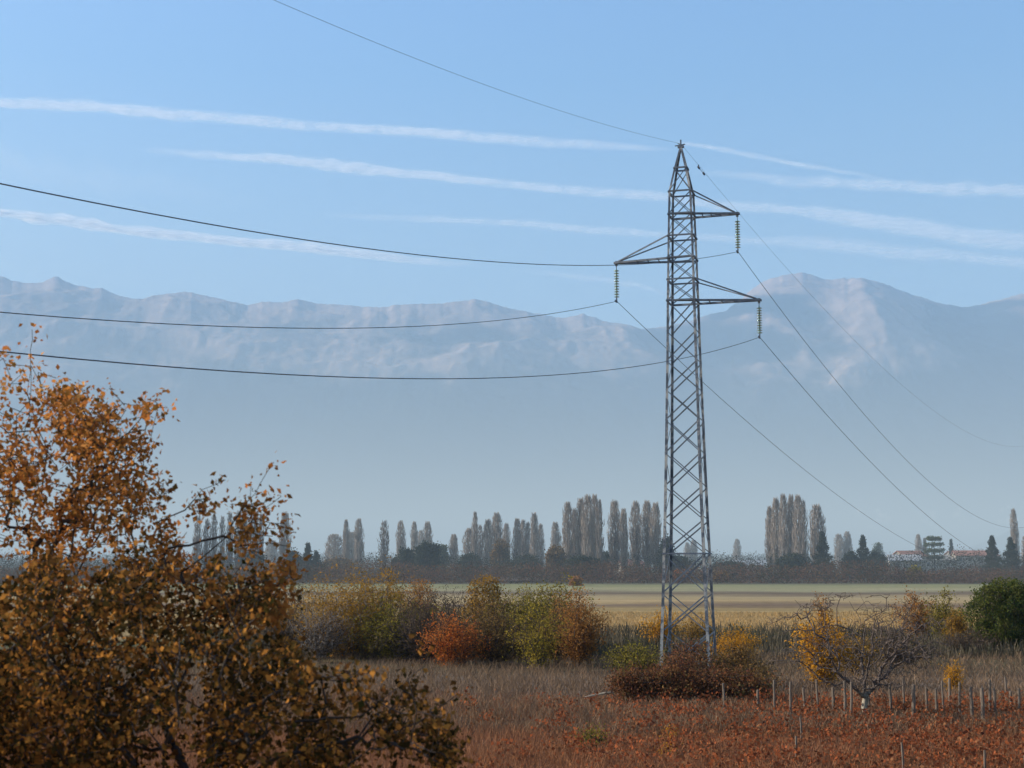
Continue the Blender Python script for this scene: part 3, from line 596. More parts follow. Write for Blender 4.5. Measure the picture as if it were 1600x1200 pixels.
# ------------------------------------------------------------------ poplars and far trees
M_twig = leaf_mat([(.20, .165, .14), (.30, .25, .21), (.38, .32, .27), (.25, .215, .19)], .15, .25, .5)
M_twig_dark = leaf_mat([(.12, .11, .10), (.20, .17, .15), (.26, .22, .19)], .15, .25, .5)
def poplar_proto(seed, H=24., Rw=2.0, n=950, m=None):
    """columnar leafless poplar: tapered trunk, steep limbs and a brush of upright twigs"""
    rs = np.random.RandomState(seed); o = empty('poplar', (0, 0, 0))
    t = rs.rand(n) ** .85; prof = lambda t: (np.clip(t / .25, 0, 1) ** .6) * (1 - np.clip((t - .6) / .4, 0, 1) ** 2.2 * .62)
    z = H * (.07 + .86 * t); a = rs.rand(n) * 2 * math.pi; lob = 1 + .22 * np.sin(3 * a + 6 * t + seed) + .15 * np.sin(5 * a - 9 * t)
    r = Rw * prof(t) * np.sqrt(rs.uniform(.02, 1, n)) * lob
    P0 = np.stack([r * np.cos(a) * .8, r * np.sin(a) * .8, z], 1)
    L_ = rs.uniform(1.2, 3.2, n) * (1 - .6 * t)
    d = np.stack([np.cos(a) * .16 + rs.normal(0, .07, n), np.sin(a) * .16 + rs.normal(0, .07, n), np.ones(n)], 1); d /= np.linalg.norm(d, axis=1)[:, None]
    P1 = P0 + d * L_[:, None]; b = rs.rand(n) * math.pi; wv = np.stack([np.cos(b), np.sin(b), np.zeros(n)], 1) * (rs.uniform(.05, .12, n))[:, None]
    V = np.stack([P0 - wv, P0 + wv, P1 + wv * .3, P1 - wv * .3], 1).reshape(-1, 3)
    segs = []
    vt, ft = tube([(rs.normal(0, .06) * (q > 0), rs.normal(0, .06) * (q > 0), H * .96 * q - .2) for q in np.linspace(0, 1, 9)], [.34 * (1 - q) + .04 for q in np.linspace(0, 1, 9)], 6)
    V2 = list(vt); F2 = list(ft)
    for k in range(16):
        q = rs.uniform(.06, .6); ang = rs.rand() * 6.28; R_ = Rw * rs.uniform(.3, .85)
        pa = [(0, 0, H * q), (R_ * .6 * math.cos(ang), R_ * .6 * math.sin(ang), H * q + 1.6), (R_ * math.cos(ang), R_ * math.sin(ang), H * q + 4.2), (R_ * 1.02 * math.cos(ang), R_ * 1.02 * math.sin(ang), H * q + 7)]
        vt, ft = tube(pa, [.11, .09, .06, .02], 4); bb = len(V2); V2 += vt; F2 += [tuple(bb + i for i in f) for f in ft]
    mesh('trunk', V2, np.array(F2), M_bark_pale, o, True)
    mesh('crown', V, np.arange(4 * n).reshape(-1, 4), m or M_twig, o)
    return o
protos = [poplar_proto(s, 24, (2.0, 1.7, 2.3, 1.9)[s % 4], 1700) for s in range(5)]
dprotos = [poplar_proto(s + 9, 24, 1.5, 700, M_twig_dark) for s in range(2)]
used = {}
# px, top, full width px, distance, dark, label
POP = [
 (308, 800, 12, 430, 1, 'thin poplar leftmost of the dark row seen through the autumn tree'), (322, 806, 10, 430, 1, 'second thin poplar of the dark row behind the autumn tree'), (333, 798, 10, 430, 1, 'third thin poplar of the dark row behind the autumn tree'),
 (346, 802, 9, 430, 1, 'fourth thin poplar of the dark row behind the autumn tree'), (358, 795, 10, 430, 1, 'fifth thin poplar of the dark row behind the autumn tree'), (371, 793, 10, 430, 1, 'sixth thin poplar of the dark row behind the autumn tree'),
 (381, 790, 9, 430, 1, 'seventh thin poplar of the dark row behind the autumn tree'), (391, 792, 8, 430, 1, 'third last dark thin poplar of the row behind the autumn tree'), (399, 794, 8, 430, 1, 'second last dark thin poplar of the row behind the autumn tree'), (407, 797, 8, 430, 1, 'last dark thin poplar of the row, nearest the lone pale one'),
 (444, 796, 15, 430, 0, 'lone pale poplar left of the dark conifer pair'), (424, 842, 20, 700, 0, 'faint far poplar low behind the gap left of the lone pale one'),
 (522, 832, 22, 560, 0, 'broad hazy poplar at the left of the first far clump'), (540, 808, 9, 480, 0, 'slim poplar in the middle of the first far clump'), (549, 828, 16, 560, 0, 'hazy poplar between the two tall slim ones of the first far clump'), (560, 807, 13, 470, 0, 'tall poplar closing the first far clump on the right'),
 (600, 809, 13, 440, 1, 'lone pointed dark poplar above the yellow thicket top'), (626, 810, 11, 500, 0, 'poplar standing left behind the round dark evergreen mass'), (647, 811, 10, 520, 0, 'middle poplar behind the round dark evergreen mass'), (668, 811, 13, 500, 0, 'pointed poplar right behind the round dark evergreen mass'), (657, 826, 10, 620, 0, 'small faint poplar between two taller ones behind the evergreen mass'),
 (709, 832, 14, 480, 0, 'short poplar alone between evergreen mass and central clump'), (733, 822, 14, 470, 0, 'pale poplar left of the tallest spike in the central clump'), (742, 795, 9, 450, 0, 'tallest spike-like poplar of the central clump'), (750, 816, 9, 460, 1, 'dark slim poplar right against the tallest spike'),
 (762, 808, 15, 450, 0, 'full poplar left half of the broad twin in the central clump'), (776, 797, 18, 460, 0, 'broad round topped poplar of the central clump'), (791, 814, 10, 480, 0, 'slim poplar just right of the broad round topped one'), (808, 806, 13, 460, 0, 'left one of the pair of pale poplars in the central clump'), (817, 808, 10, 470, 0, 'right one of the pair of pale poplars in the central clump'),
 (825, 812, 8, 470, 0, 'very thin poplar beside the pale pair'), (835, 797, 13, 450, 0, 'tall full poplar right in the central clump'), (845, 815, 8, 460, 0, 'thin poplar at the right end of the central clump'), (868, 812, 14, 480, 0, 'hazy lone poplar left of the tallest group'),
 (887, 779, 15, 410, 0, 'poplar at the left edge of the tallest group'), (898, 790, 9, 415, 0, 'slim poplar filling the gap in the tallest group'), (908, 773, 15, 410, 0, 'third poplar of the tallest group'), (919, 768, 16, 405, 0, 'highest poplar of the tallest group'), (930, 767, 14, 415, 0, 'poplar right of the highest in the tallest group'), (937, 774, 11, 400, 1, 'dark edged poplar at the right end of the tallest group'),
 (961, 777, 17, 410, 0, 'full poplar next right of the tallest group'), (975, 790, 13, 405, 0, 'shorter poplar leaning against the full one right of the tallest group'), (994, 778, 14, 415, 0, 'single poplar between the pair and the pylon clump'), (1012, 777, 17, 410, 0, 'left poplar of the thick clump touching the pylon'), (1025, 780, 15, 405, 0, 'right poplar of the thick clump touching the pylon'),
 (1074, 846, 9, 700, 0, 'faint far poplar seen through the pylon, left of two'), (1084, 842, 12, 700, 0, 'faint far poplar seen through the pylon, right of two'), (1152, 840, 9, 700, 0, 'faint lone far poplar right of the pylon'),
 (1204, 786, 12, 420, 0, 'leftmost poplar of the dense right group'), (1214, 772, 14, 415, 0, 'second poplar of the dense right group'), (1226, 767, 14, 410, 0, 'third poplar of the dense right group'), (1238, 768, 14, 415, 0, 'fourth poplar of the dense right group'), (1249, 768, 14, 405, 0, 'fifth poplar of the dense right group'), (1257, 775, 11, 400, 1, 'dark last poplar of the dense right group'),
 (1278, 783, 20, 420, 0, 'pale rounded poplar just right of the dense group'), (1312, 832, 14, 650, 0, 'faint hazy poplar, left of two beyond the right group'), (1325, 828, 14, 650, 0, 'faint hazy poplar, right of two beyond the right group'), (1436, 832, 8, 600, 0, 'thin hazy poplar left of the flat topped cedar'), (1446, 838, 7, 600, 0, 'shortest thin hazy poplar touching the flat topped cedar'), (1587, 790, 10, 430, 0, 'lone slim pale poplar near the right edge'), (1603, 835, 10, 450, 0, 'short poplar cut by the right edge'),
]
for k, (px, top, wd, Y, dk, lab) in enumerate(POP):
    pr = (dprotos if dk else protos)[k % (2 if dk else 5)]
    o = pr if id(pr) not in used else copy_tree(pr); used[id(pr)] = 1
    x = gx(px, Y); h = at(px, top, Y).z; z0 = float(hgt(x, Y)); s = (h - z0) / 24.; wr = wd / F * Y / 2 / (1.5 if dk else 2.0) * 1.4
    o.location = (x, Y, z0); o.scale = (wr, wr, s); o.rotation_euler = (0, 0, k * 2.4)
    tag(o, lab, 'poplar', 'leafless poplars along the far edge of the fields')
def evergreen(label, px, base, top, wpx, Y, seed, shape='cone', pal='dark', name='conifer', group='dark evergreens between the poplars', n=420):
    rs = np.random.RandomState(seed); x = gx(px, Y); H = at(px, top, Y).z; W = wpx / F * Y / 2; o = tag(empty(name, (x, Y, float(hgt(x, Y)))), label, 'tree', group)
    if shape == 'cone':
        t = rs.rand(n) ** 1.5; a = rs.rand(n) * 6.28; rr = W * 1.35 * (1 - t) ** .9 * (.45 + .55 * rs.rand(n) ** .5) * (.8 + .3 * np.sin(t * 30 + seed)) 
        pts = np.stack([rr * np.cos(a), rr * np.sin(a), H * (.06 + .93 * t) - rr * .12], 1)
    elif shape == 'flat':
        t = rs.choice([.45, .62, .78, .93], n) + rs.normal(0, .02, n); a = rs.rand(n) * 6.28; rr = W * rs.rand(n) ** .5 * np.where(t > .85, .75, 1)
        pts = np.stack([rr * np.cos(a), rr * np.sin(a), H * t], 1)
    else: pts = blob(rs, n, W, W * .8, H * .08, H, .35, .8)
    P, par, order = grow(np.array([[0, 0, -.3], [0, 0, H * .25], [0, 0, H * .5], [0, 0, H * .75]]), pts, .25)
    V, Q, kids = branches(P, par, order, .035, .42, 3); mesh('trunk', V, Q, M_bark, o)
    V, Q = leaves(rs, P[4:], 12, .35 if shape == 'round' else .2, .62 if shape == 'round' else .48, hang=.3); mesh('crown', V, Q, LM[pal], o)
    return o
evergreen('pointed dark conifer beside the lone pale poplar', 481, 900, 849, 24, 420, 1)
evergreen('broad dark conifer leaning on the pointed one', 494, 900, 862, 26, 425, 2)
evergreen('dark bushy evergreen just right of the lone pale poplar', 459, 900, 860, 26, 430, 3, 'round')
evergreen('low dark evergreen below the dark thin poplar row', 395, 900, 862, 50, 425, 4, 'round')
evergreen('low purplish tree at the foot of the first far clump', 530, 900, 872, 60, 440, 5, 'round', 'brown', 'tree')
evergreen('largest round dark evergreen mass behind the yellow thicket top', 668, 905, 846, 44, 400, 6, 'round', n=600)
evergreen('dark evergreen forming the left shoulder of the largest round one', 634, 905, 858, 44, 405, 7, 'round', n=500)
evergreen('pale blue-green tree right behind the largest round evergreen', 690, 900, 850, 26, 480, 8, 'round', 'green', 'tree')
evergreen('dark evergreen beneath the tallest spike poplar', 735, 905, 866, 42, 430, 9, 'round')
evergreen('brown crowned tree under the broad round topped poplar', 782, 905, 842, 30, 425, 10, 'round', 'brown', 'tree')
evergreen('dark evergreen under the pale poplar pair', 822, 905, 868, 56, 430, 11, 'round')
evergreen('olive and brown tree at the foot of the hazy lone poplar', 870, 908, 852, 34, 400, 12, 'round', 'brown', 'tree')
evergreen('blackish low evergreen at the foot of the tallest group', 910, 910, 870, 66, 385, 13, 'round', n=700)
evergreen('dark domed tree between the tallest group and the full poplar', 948, 905, 863, 24, 420, 14, 'round')
evergreen('dark evergreen right behind the left pylon leg', 1041, 905, 838, 24, 400, 15, 'round')
evergreen('low dark tree seen through the pylon', 1060, 905, 868, 44, 420, 16, 'round')
evergreen('low dark hedge tree right of the pylon', 1140, 900, 878, 60, 440, 17, 'round')
evergreen('dark base evergreen under the dense right group', 1240, 900, 866, 60, 400, 18, 'round', n=600)
evergreen('broad based dark conifer under the pale rounded poplar', 1286, 892, 832, 34, 410, 19, 'cone', n=600)
evergreen('dark conifer with a thin spire right of the dense poplar group', 1349, 892, 837, 32, 430, 20)
evergreen('low round evergreen left of the thin spire conifer', 1330, 892, 860, 30, 430, 21, 'round')
evergreen('low round evergreen right of the thin spire conifer', 1368, 892, 862, 40, 435, 22, 'round')
evergreen('pale distant domed tree behind the thin spire conifer', 1372, 885, 847, 18, 650, 23, 'round', 'green', 'tree')
evergreen('flat topped layered cedar above the village roofs', 1460, 890, 837, 30, 520, 24, 'flat', 'green', 'cedar', n=380)
evergreen('thin distant spire tree right of the flat topped cedar', 1487, 888, 843, 10, 600, 25)
evergreen('dark conifer near the right edge, left of two alike', 1551, 890, 838, 32, 430, 26, n=600)
evergreen('dark conifer near the right edge, right of two alike', 1580, 890, 840, 32, 420, 27, n=600)
evergreen('dark conifer cut by the right edge', 1607, 892, 850, 24, 420, 28)
evergreen('small yellow-green tree standing out of the right hedge', 1429, 908, 888, 20, 350, 29, 'round', 'olive', 'tree')
evergreen('tiny orange shrub at the foot of the far hedge', 899, 917, 905, 12, 300, 30, 'round', 'orange', 'tree', n=120)
evergreen('rust red shrub in the hedge, seen through the pylon', 1059, 905, 893, 26, 350, 31, 'round', 'red', 'tree', n=200)
evergreen('yellow shrub in the hedge right of the pylon', 1127, 908, 897, 20, 350, 32, 'round', 'ochre', 'tree', n=150)
# ------------------------------------------------------------------ hedges and far woodland (masses)
def mass(name, label, cat, n, fx, fy, fz, leaf, m, spread, nl, seed):
    rs = np.random.RandomState(seed); x, y = fx(rs, n), fy(rs, n); y = y if hasattr(y, '__len__') else np.full(n, y)
    z = hgt(x, y) + fz(rs, n, x, y); V, Q = leaves(rs, np.stack([x, y, z], 1), nl, spread, leaf, upr=.3)
    return tag(mesh(name, V, Q, m), label, cat, kind='stuff')
mixed = leaf_mat([(.035, .03, .025), (.09, .06, .05), (.05, .055, .03), (.17, .085, .055), (.07, .055, .05), (.22, .13, .06), (.04, .04, .03)], .25, .12, .75)
hedge_h = lambda rs, n, x, y: rs.rand(n) ** 1.2 * (.8 + 6.0 * fbm(x * .06 + 3, y * .05, 4))
mass('hedgerow', 'purplish brown hedge growing along the far side of the green strip', 'hedge', 34000, lambda r, n: r.uniform(-135, 150, n), lambda r, n: r.uniform(326, 352, n), hedge_h, .36, mixed, .3, 3, 1)
mass('hedgerow', 'darker scrub behind the purplish hedge, at the feet of the poplars', 'hedge', 34000, lambda r, n: r.uniform(-190, 200, n), lambda r, n: r.uniform(380, 450, n), lambda r, n, x, y: r.rand(n) ** 1.4 * (1. + 10 * fbm(x * .05 + 9, y * .02, 4)), .42, leaf_mat([(.03, .04, .03), (.06, .05, .04), (.045, .055, .035), (.09, .07, .05)], .2, .03, .7), .4, 3, 2)
mass('woodland', 'hazy band of far trees on the horizon below the mountains', 'woodland', 34000, lambda r, n: r.uniform(-420, 480, n), lambda r, n: r.uniform(800, 1100, n), lambda r, n, x, y: r.rand(n) ** 1.3 * (3 + 8 * fbm(x * .016 + 2, y * .006, 4)), .8, leaf_mat([(.04, .05, .035), (.07, .06, .05), (.05, .06, .04)], .2, .01, .6), 1.5, 3, 3)
mass('woodland', 'faint farthest treeline under the mountain foot', 'woodland', 9000, lambda r, n: r.uniform(-1100, 1200, n), lambda r, n: r.uniform(2200, 2900, n), lambda r, n, x, y: r.rand(n) * (5 + 12 * fbm(x * .006 + 2, y * .002, 4)), 5., LM['dark'], 4., 3, 4)
# ------------------------------------------------------------------ houses of the far village
M_wall = flat('pale_render', (.30, .27, .23), .9, .4, .12); M_roof = flat('red_roof_tiles', (.28, .13, .09), .9, .8, .3); M_win = flat('dark_window', (.04, .045, .05), .3, 1, .1); M_white = flat('white_sheet_roof', (.30, .30, .30), .5, .3, .08)
def house(px, eave, Y, wd, label, roofc=None, rz=0.0, dep=8., group='village houses beyond the hedge', detail=True):
    x = gx(px, Y); z0 = 0.0; he = at(px, eave, Y).z; hr = he + dep * .22
    o = tag(empty('house', (x, Y, z0), rz), label, 'house', group); a, b = wd / 2, dep / 2
    m = MB(); m.add([(-a, -b, 0), (a, -b, 0), (a, b, 0), (-a, b, 0), (-a, -b, he), (a, -b, he), (a, b, he), (-a, b, he), (-a, 0, hr), (a, 0, hr)], [(0, 1, 5, 4), (2, 3, 7, 6), (1, 2, 6, 9, 5), (3, 0, 4, 8, 7), (3, 2, 1, 0)]); m.build('wall', M_wall, o)
    m = MB(); e = .5; t = .2
    for s in (-1, 1):
        V = [(-a - e, s * (b + e), he - .15), (a + e, s * (b + e), he - .15), (a + e, 0, hr + .06), (-a - e, 0, hr + .06)]
        V += [(p[0], p[1], p[2] + t) for p in V]; m.add(V, [(3, 2, 1, 0), (4, 5, 6, 7), (0, 1, 5, 4), (1, 2, 6, 5), (2, 3, 7, 6), (3, 0, 4, 7)])
    m.build('roof', roofc or M_roof, o)
    if detail:
        k = max(2, int(wd / 3.5))
        for i in range(k):
            for z in ([he - 1.6] + ([he - 4.4] if he > 5.5 else [])):
                xx = -a + wd * (i + .5) / k; m = MB(); m.bar((xx, -b - .03, z - .6), (xx, -b - .03, z + .6), 1.0, .06, (0, 1, 0)); m.build('window', M_win, o)
    return o
house(1420, 869, 520, 9, 'brightest house with the pink-red roof left of the cedar', rz=.3); house(1413, 876, 470, 10, 'low white house below the pink-red roof', M_white, -.2); house(1452, 875, 560, 16, 'long pale roofed house under the cedar', M_wall, .1)
house(1478, 876, 600, 14, 'house with dull red roof right of the cedar', rz=-.3); house(1508, 868, 640, 16, 'orange-red roofed house in the middle of the village', rz=.2); house(1519, 868, 560, 14, 'house with yellowish wall below the orange-red roof', rz=-.1); house(1531, 868, 660, 16, 'red roofed house next to the dark conifer pair', rz=.4)
house(1168, 883, 640, 15, 'long low white shed right of the pylon', M_white, .05, 10.); house(982, 884, 440, 8, 'small house with red roof between the poplars left of the pylon', rz=.5); house(808, 908, 345, 9, 'long low brown shed in the hedge left of the pylon', M_post, 0., 3.)
# hillside village, pale dots on the mountain foot
deps = bpy.context.evaluated_depsgraph_get(); deps.update()
rs = np.random.RandomState(12); hv = []
for k in range(44):
    px = rs.uniform(1340, 1590); py = 822 - (px - 1340) * .08 + rs.normal(0, 14)
    if rs.rand() < .3: px = rs.uniform(1555, 1585); py = rs.uniform(815, 824)
    d_ = (at(px, py, 1.) - Vector((0, 0, CZ))).normalized()
    o_ = Vector((0, 0, CZ)) + d_ * 3500
    for _ in range(4):
        ok, loc, nor, idx, ob, _m = sc.ray_cast(deps, o_, d_)
        if ok and ob.name.startswith(('haze', 'valley')): o_ = loc + d_ * 5
        else: break
    if ok and ob.name.startswith(('mountain', 'foothill')): hv.append((loc, px))
first = None
for k, (loc, px) in enumerate(hv):
    if first is None:
        o = empty('hillside_house', loc); a, b, he, hr = 9, 7, 9, 13; m = MB(); m.add([(-a, -b, -6), (a, -b, -6), (a, b, -6), (-a, b, -6), (-a, -b, he), (a, -b, he), (a, b, he), (-a, b, he), (-a, 0, hr), (a, 0, hr)], [(0, 1, 5, 4), (2, 3, 7, 6), (1, 2, 6, 9, 5), (3, 0, 4, 8, 7), (3, 2, 1, 0)]); m.build('wall', flat('bright_render', (.75, .68, .6), .9, .4, .1), o)
        m = MB(); m.add([(-a - 1, -b - 1, he - .5), (a + 1, -b - 1, he - .5), (a + 1, 0, hr + .3), (-a - 1, 0, hr + .3), (a + 1, b + 1, he - .5), (-a - 1, b + 1, he - .5)], [(0, 1, 2, 3), (3, 2, 4, 5)]); m.build('roof', M_roof, o); first = o
    else: o = copy_tree(first)
    o.location = loc; o.rotation_euler = (0, 0, rs.uniform(-.8, .8)); q = rs.uniform(1.0, 1.9); o.scale = (q, q, q)
    tag(o, 'tiny pale house, one of many dots on the hazy mountain foot above the village roofs', 'house', 'houses scattered on the hazy mountain slope')
# ------------------------------------------------------------------ weeds, grass and vines (masses)
def blades(name, label, cat, n, ylo, yhi, pxlo, pxhi, h0, h1, m, seed, wid=.012, lean=.25, thin=None):
    rs = np.random.RandomState(seed); t = rs.rand(n * 2); yy = 1 / (1 / yhi + (1 / ylo - 1 / yhi) * t); pp = rs.uniform(pxlo, pxhi, n * 2); xx = (pp - 800) / F / ct * yy
    if thin: k = thin(xx, yy, pp, rs); xx, yy = xx[k], yy[k]
    xx, yy = xx[:n], yy[:n]; N_ = len(xx); z = hgt(xx, yy); h = rs.uniform(h0, h1, N_) * (.5 + fbm(xx * .35, yy * .35, 3))
    P0 = np.stack([xx, yy, z - .03], 1); d = np.stack([rs.normal(0, lean, N_), rs.normal(0, lean, N_), np.ones(N_)], 1)
    P1 = P0 + d * h[:, None]; b = rs.rand(N_) * math.pi; wv = np.stack([np.cos(b), np.sin(b), np.zeros(N_)], 1) * (rs.uniform(.5, 1.6, N_) * wid)[:, None]
    V = np.stack([P0 - wv, P0 + wv, P1 + wv * .5, P1 - wv * .5], 1).reshape(-1, 3)
    return tag(mesh(name, V, np.arange(4 * N_).reshape(-1, 4), m), label, cat, kind='stuff')
M_dry = leaf_mat([(.06, .042, .03), (.16, .105, .07), (.24, .16, .10), (.10, .066, .042), (.29, .20, .125)], .2, .45, .65)
M_rust = leaf_mat([(.12, .05, .028), (.24, .105, .05), (.31, .155, .08), (.18, .07, .038), (.28, .17, .10)], .25, .3, .55)
blades('dry_weeds', 'tall grey-brown dry weeds filling the open ground before the thicket', 'weeds', 120000, 44, 84, -60, 1660, .14, .5, M_dry, 1, .010, .5)
blades('dry_grass', 'rust brown dry grass in the near field', 'grass', 110000, 33, 56, -60, 1660, .15, .42, M_rust, 2, .008, .4)
blades('ditch_scrub', 'dark brown scrub along the ditch behind the pylon', 'scrub', 26000, 78, 108, 300, 1700, .3, .9, leaf_mat([(.05, .05, .03), (.09, .075, .05), (.12, .10, .07), (.06, .065, .03)], .2, .15, .7), 3, .03)
# pale stubble of the ploughed strips
blades('stubble', 'short pale stubble on the ochre field beyond the ditch', 'stubble', 36000, 100, 148, 800, 1700, .08, .28, leaf_mat([(.36, .23, .10), (.43, .29, .13), (.29, .19, .09)], .3, .06, .6), 4, .03)
def vines():
    rs = np.random.RandomState(8); c = []
    for row in range(15):
        y0 = 35 + row * 1.25
        for x in np.arange(-3, 24, .42):
            xx = x + rs.normal(0, .12); yy = y0 + rs.normal(0, .12); pxx = 800 + xx / yy * F
            if pxx < 720 + rs.normal(0, 60) or rs.rand() > np.clip((pxx - 700) / 500, .08, .9): continue
            hh = rs.uniform(.35, .75)
            for q in range(5): c.append((xx + rs.normal(0, .16), yy + rs.normal(0, .14), float(hgt(xx, yy)) + rs.uniform(.12, hh)))
    V, Q = leaves(rs, np.array(c), 8, .10, .10, hang=.2, aspect=.85)
    return V, Q
V, Q = vines()
tag(mesh('vine_foliage', V, Q, leaf_mat([(.06, .022, .014), (.21, .060, .026), (.36, .11, .042), (.13, .042, .022), (.28, .13, .06), (.10, .06, .035)], .4, .9, .6)), 'rust red vine leaves covering the near vineyard', 'vine leaves', kind='stuff')
rs = np.random.RandomState(21)
for k, (px, b, t) in enumerate([(1245, 1150, 1120), (1236, 1180, 1150), (1400, 1200, 1160), (1525, 1210, 1172), (1588, 1215, 1180)]):
    Y = CZ * F / (b + 8 - 875.); x = gx(px, Y); z0 = float(hgt(x, Y)); h = at(px, t, Y).z - z0
    V, fs = tube([(0, 0, -.2), (.01, 0, h * .5), (-.01 + .03 * (k % 2), 0, h)], [.035, .032, .028], 6); o = mesh('stake', V, fs, M_post); o.location = (x, Y, z0)
    tag(o, ['pale stake sticking out of the red vines below the brambles', 'pale slanting stake in the red vines, nearer than the first', 'stake among the red vines at the bottom under the orchard tree', 'grey stake low among the red vines near the right corner', 'stake in the bottom right corner of the red vines'][k], 'stake', 'stakes among the red vines')
# yellow tufts in the near field
bush('weed_clump', 'yellow-green weed clump in the brown near field', 'weeds', 925, 1160, 1142, 44, 'olive', 60, 160, 5, .08, bot=.5); bush('weed_clump', 'tiny bright yellow weed tuft near the bottom of the near field', 'weeds', 1037, 1178, 1164, 12, 'yellow', 61, 40, 5, .07); bush('weed_clump', 'small yellow weed tuft among the first red vines', 'weeds', 1043, 1152, 1140, 12, 'yellow', 62, 40, 5, .07)
# ------------------------------------------------------------------ near autumn tree and shrub
def inside(px, py, poly):
    c = np.zeros(len(px), bool); n = len(poly)
    for i in range(n):
        x1, y1 = poly[i]; x2, y2 = poly[(i + 1) % n]
        k = ((y1 > py) != (y2 > py)) & (px < (x2 - x1) * (py - y1) / (y2 - y1 + 1e-9) + x1); c ^= k
    return c
def near_tree(name, label, cat, base, roots, regions, seed, mleaf, tip, spread=.04, leafsz=.039, hang=.6, bf=.3, extra=[]):
    """regions: (outline, number of twigs, nearest, farthest, leaves per twig)"""
    rs = np.random.RandomState(seed); o = tag(empty(name, base), label, cat); B = np.array(base); pts = []; nl = []
    for poly, n, y0, y1, k in regions:
        xs = [p[0] for p in poly]; ys_ = [p[1] for p in poly]; got = 0
        while got < n:
            px = rs.uniform(min(xs), max(xs), n * 3); py = rs.uniform(min(ys_), max(ys_), n * 3); yy = rs.uniform(y0, y1, n * 3)
            kk = inside(px, py, poly) & (fbm(px * .02 + 5 + seed, py * .02 + yy, 3) > .40 + .12 * rs.rand(len(px)))
            for a, b, c_ in list(zip(px[kk], py[kk], yy[kk]))[:n - got]: pts.append(np.array(at(a, b, c_)) - B); nl.append(k); got += 1
    for L_ in extra:      # guided boughs: (px, py, distance) points with leaves at the tip
        for (a, b) in zip(L_, L_[1:]):
            A, D = np.array(at(*a)), np.array(at(*b)); m_ = max(2, int(np.linalg.norm(D - A) / .07))
            for t in np.arange(m_) / m_: pts.append(A + (D - A) * t + rs.normal(0, .006, 3) - B); nl.append(-1)
        pts.append(np.array(at(*L_[-1])) - B); nl.append(12)
    rt = np.array([np.array(r) - B for r in roots])
    P, par, order = grow(rt, np.array(pts), bf)
    V, Q, kids = branches(P, par, order, tip, .47, 5, rmax=.085); mesh('trunk', V, Q, M_bark, o, True)
    Vs, Qs, b = [], [], 0; k0 = len(rt); nl = np.array(nl)
    for k in sorted(set(nl)):
        if k < 0: continue
        V, Q = leaves(rs, P[k0:][nl == k], k, spread, leafsz, hang=hang, aspect=.72); Vs.append(V); Qs.append(Q + b); b += len(V)
    mesh('crown', np.vstack(Vs), np.vstack(Qs), mleaf, o)
    return o
M_autumn = leaf_mat([(.09, .04, .015), (.30, .11, .03), (.50, .20, .045), (.16, .09, .025), (.42, .15, .04), (.62, .32, .10), (.12, .05, .02)], .5, 2.0, .45)
M_autumn_shaded = leaf_mat([(.015, .012, .006), (.03, .02, .008), (.05, .032, .01), (.03, .026, .01), (.24, .10, .026), (.06, .042, .014), (.55, .24, .05), (.12, .05, .018), (.05, .045, .012), (.02, .018, .008)], .35, 2.6, .45)  # brown and olive leaves, with the shrub's deep shade and rare highlights coloured in
bz = float(hgt(-3.6, 9.6))
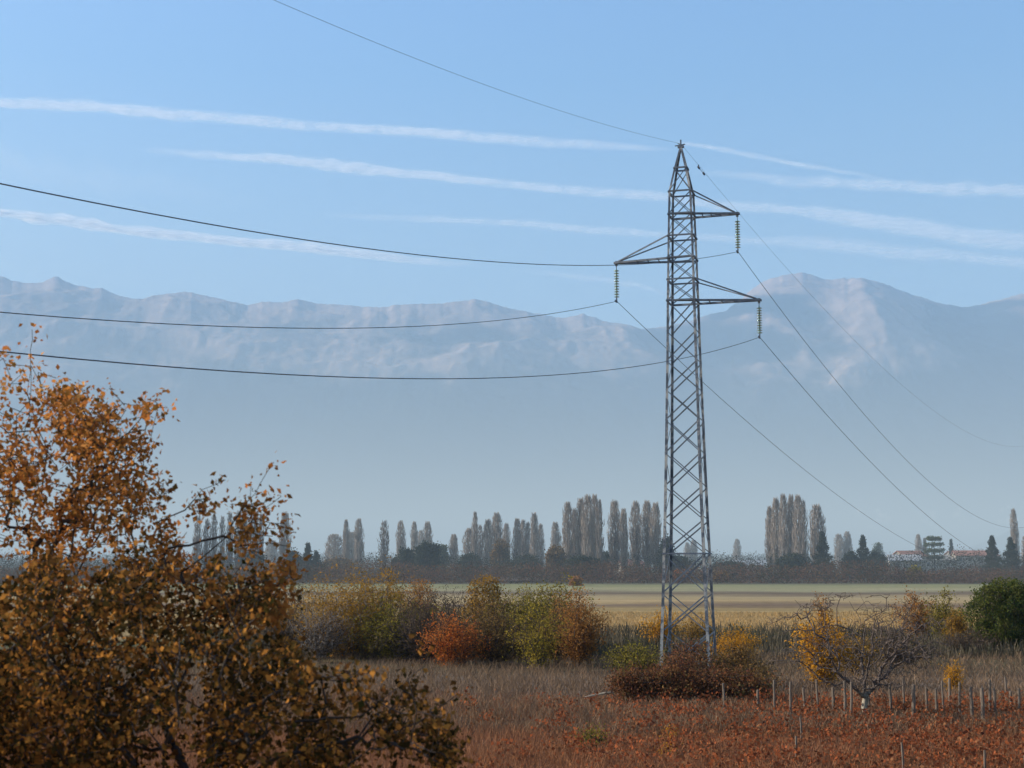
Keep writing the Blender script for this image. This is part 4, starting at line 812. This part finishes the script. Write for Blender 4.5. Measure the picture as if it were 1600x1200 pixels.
near_tree('autumn_tree', 'near autumn tree with orange leaves and dark boughs reaching in from the left', 'tree', (-3.6, 9.6, bz),
          [(-3.6, 9.6, bz - .1), (-3.55, 9.6, bz + .5), (-3.5, 9.55, bz + 1.1), (-3.42, 9.5, bz + 1.6)],
          [([(-520, 640), (-300, 520), (-60, 520), (0, 545), (60, 565), (100, 600), (110, 680), (60, 760), (-100, 800), (-500, 800)], 540, 8.4, 10.6, 10),
           ([(60, 610), (160, 590), (225, 620), (268, 636), (225, 655), (235, 690), (225, 720), (150, 700), (90, 680)], 180, 8.8, 10.0, 10),
           ([(250, 800), (330, 770), (380, 790), (430, 770), (455, 800), (450, 840), (460, 900), (440, 990), (330, 960), (240, 880)], 230, 8.8, 9.6, 10),
           ([(20, 700), (150, 690), (235, 740), (268, 765), (240, 800), (200, 830), (60, 840), (-60, 800)], 360, 8.6, 10.2, 9),
           ([(-520, 740), (-60, 760), (40, 820), (120, 780), (200, 850), (290, 800), (320, 860), (380, 840), (440, 870), (420, 930), (300, 1000), (180, 960), (60, 1040), (-520, 1000)], 820, 8.4, 10.6, 10)],
          3, M_autumn, .0022, extra=[[(60, 900, 9.2), (160, 845, 9.2), (230, 822, 9.2), (290, 798, 9.2), (316, 766, 9.2), (352, 750, 9.2)], [(150, 900, 9.1), (260, 858, 9.1), (350, 838, 9.1), (395, 810, 9.1), (440, 775, 9.1)], [(350, 838, 9.1), (385, 790, 9.1), (428, 722, 9.1)],
                                   [(395, 810, 9.1), (392, 760, 9.0)], [(350, 838, 9.1), (400, 818, 9.1), (445, 818, 9.1)], [(20, 760, 9.4), (110, 690, 9.4), (190, 632, 9.4), (262, 637, 9.4)], [(20, 760, 9.4), (45, 650, 9.4), (50, 515, 9.4)], [(110, 690, 9.4), (150, 665, 9.4), (235, 648, 9.4)], [(60, 760, 9.3), (150, 690, 9.3), (232, 690, 9.3)]])
bz = float(hgt(-1.9, 8.2))
near_tree('autumn_shrub', 'dark dense near shrub with brown, olive and yellow leaves filling the lower left corner', 'shrub', (-1.9, 8.2, bz),
          [(-1.9, 8.2, bz - .1), (-1.88, 8.2, bz + .3)],
          [([(-300, 960), (0, 930), (70, 860), (130, 930), (230, 840), (300, 900), (350, 850), (430, 900), (475, 935), (440, 980), (475, 1020), (480, 1200), (500, 1330), (-300, 1330)], 2900, 7.2, 9.6, 12),
           ([(430, 1010), (520, 1050), (560, 1040), (650, 1060), (690, 1120), (715, 1165), (690, 1330), (430, 1330)], 650, 7.2, 8.8, 10)],
          4, M_autumn_shaded, .0026, leafsz=.040, extra=[[(420, 1190, 7.9), (560, 1150, 7.9), (650, 1130, 7.9), (715, 1085, 7.9)], [(300, 1150, 7.8), (480, 1060, 7.8), (590, 1050, 7.8)], [(430, 1130, 7.8), (560, 1120, 7.8), (665, 1040, 7.8), (668, 1015, 7.8)], [(560, 1150, 7.9), (650, 1170, 7.8), (722, 1170, 7.8)]])
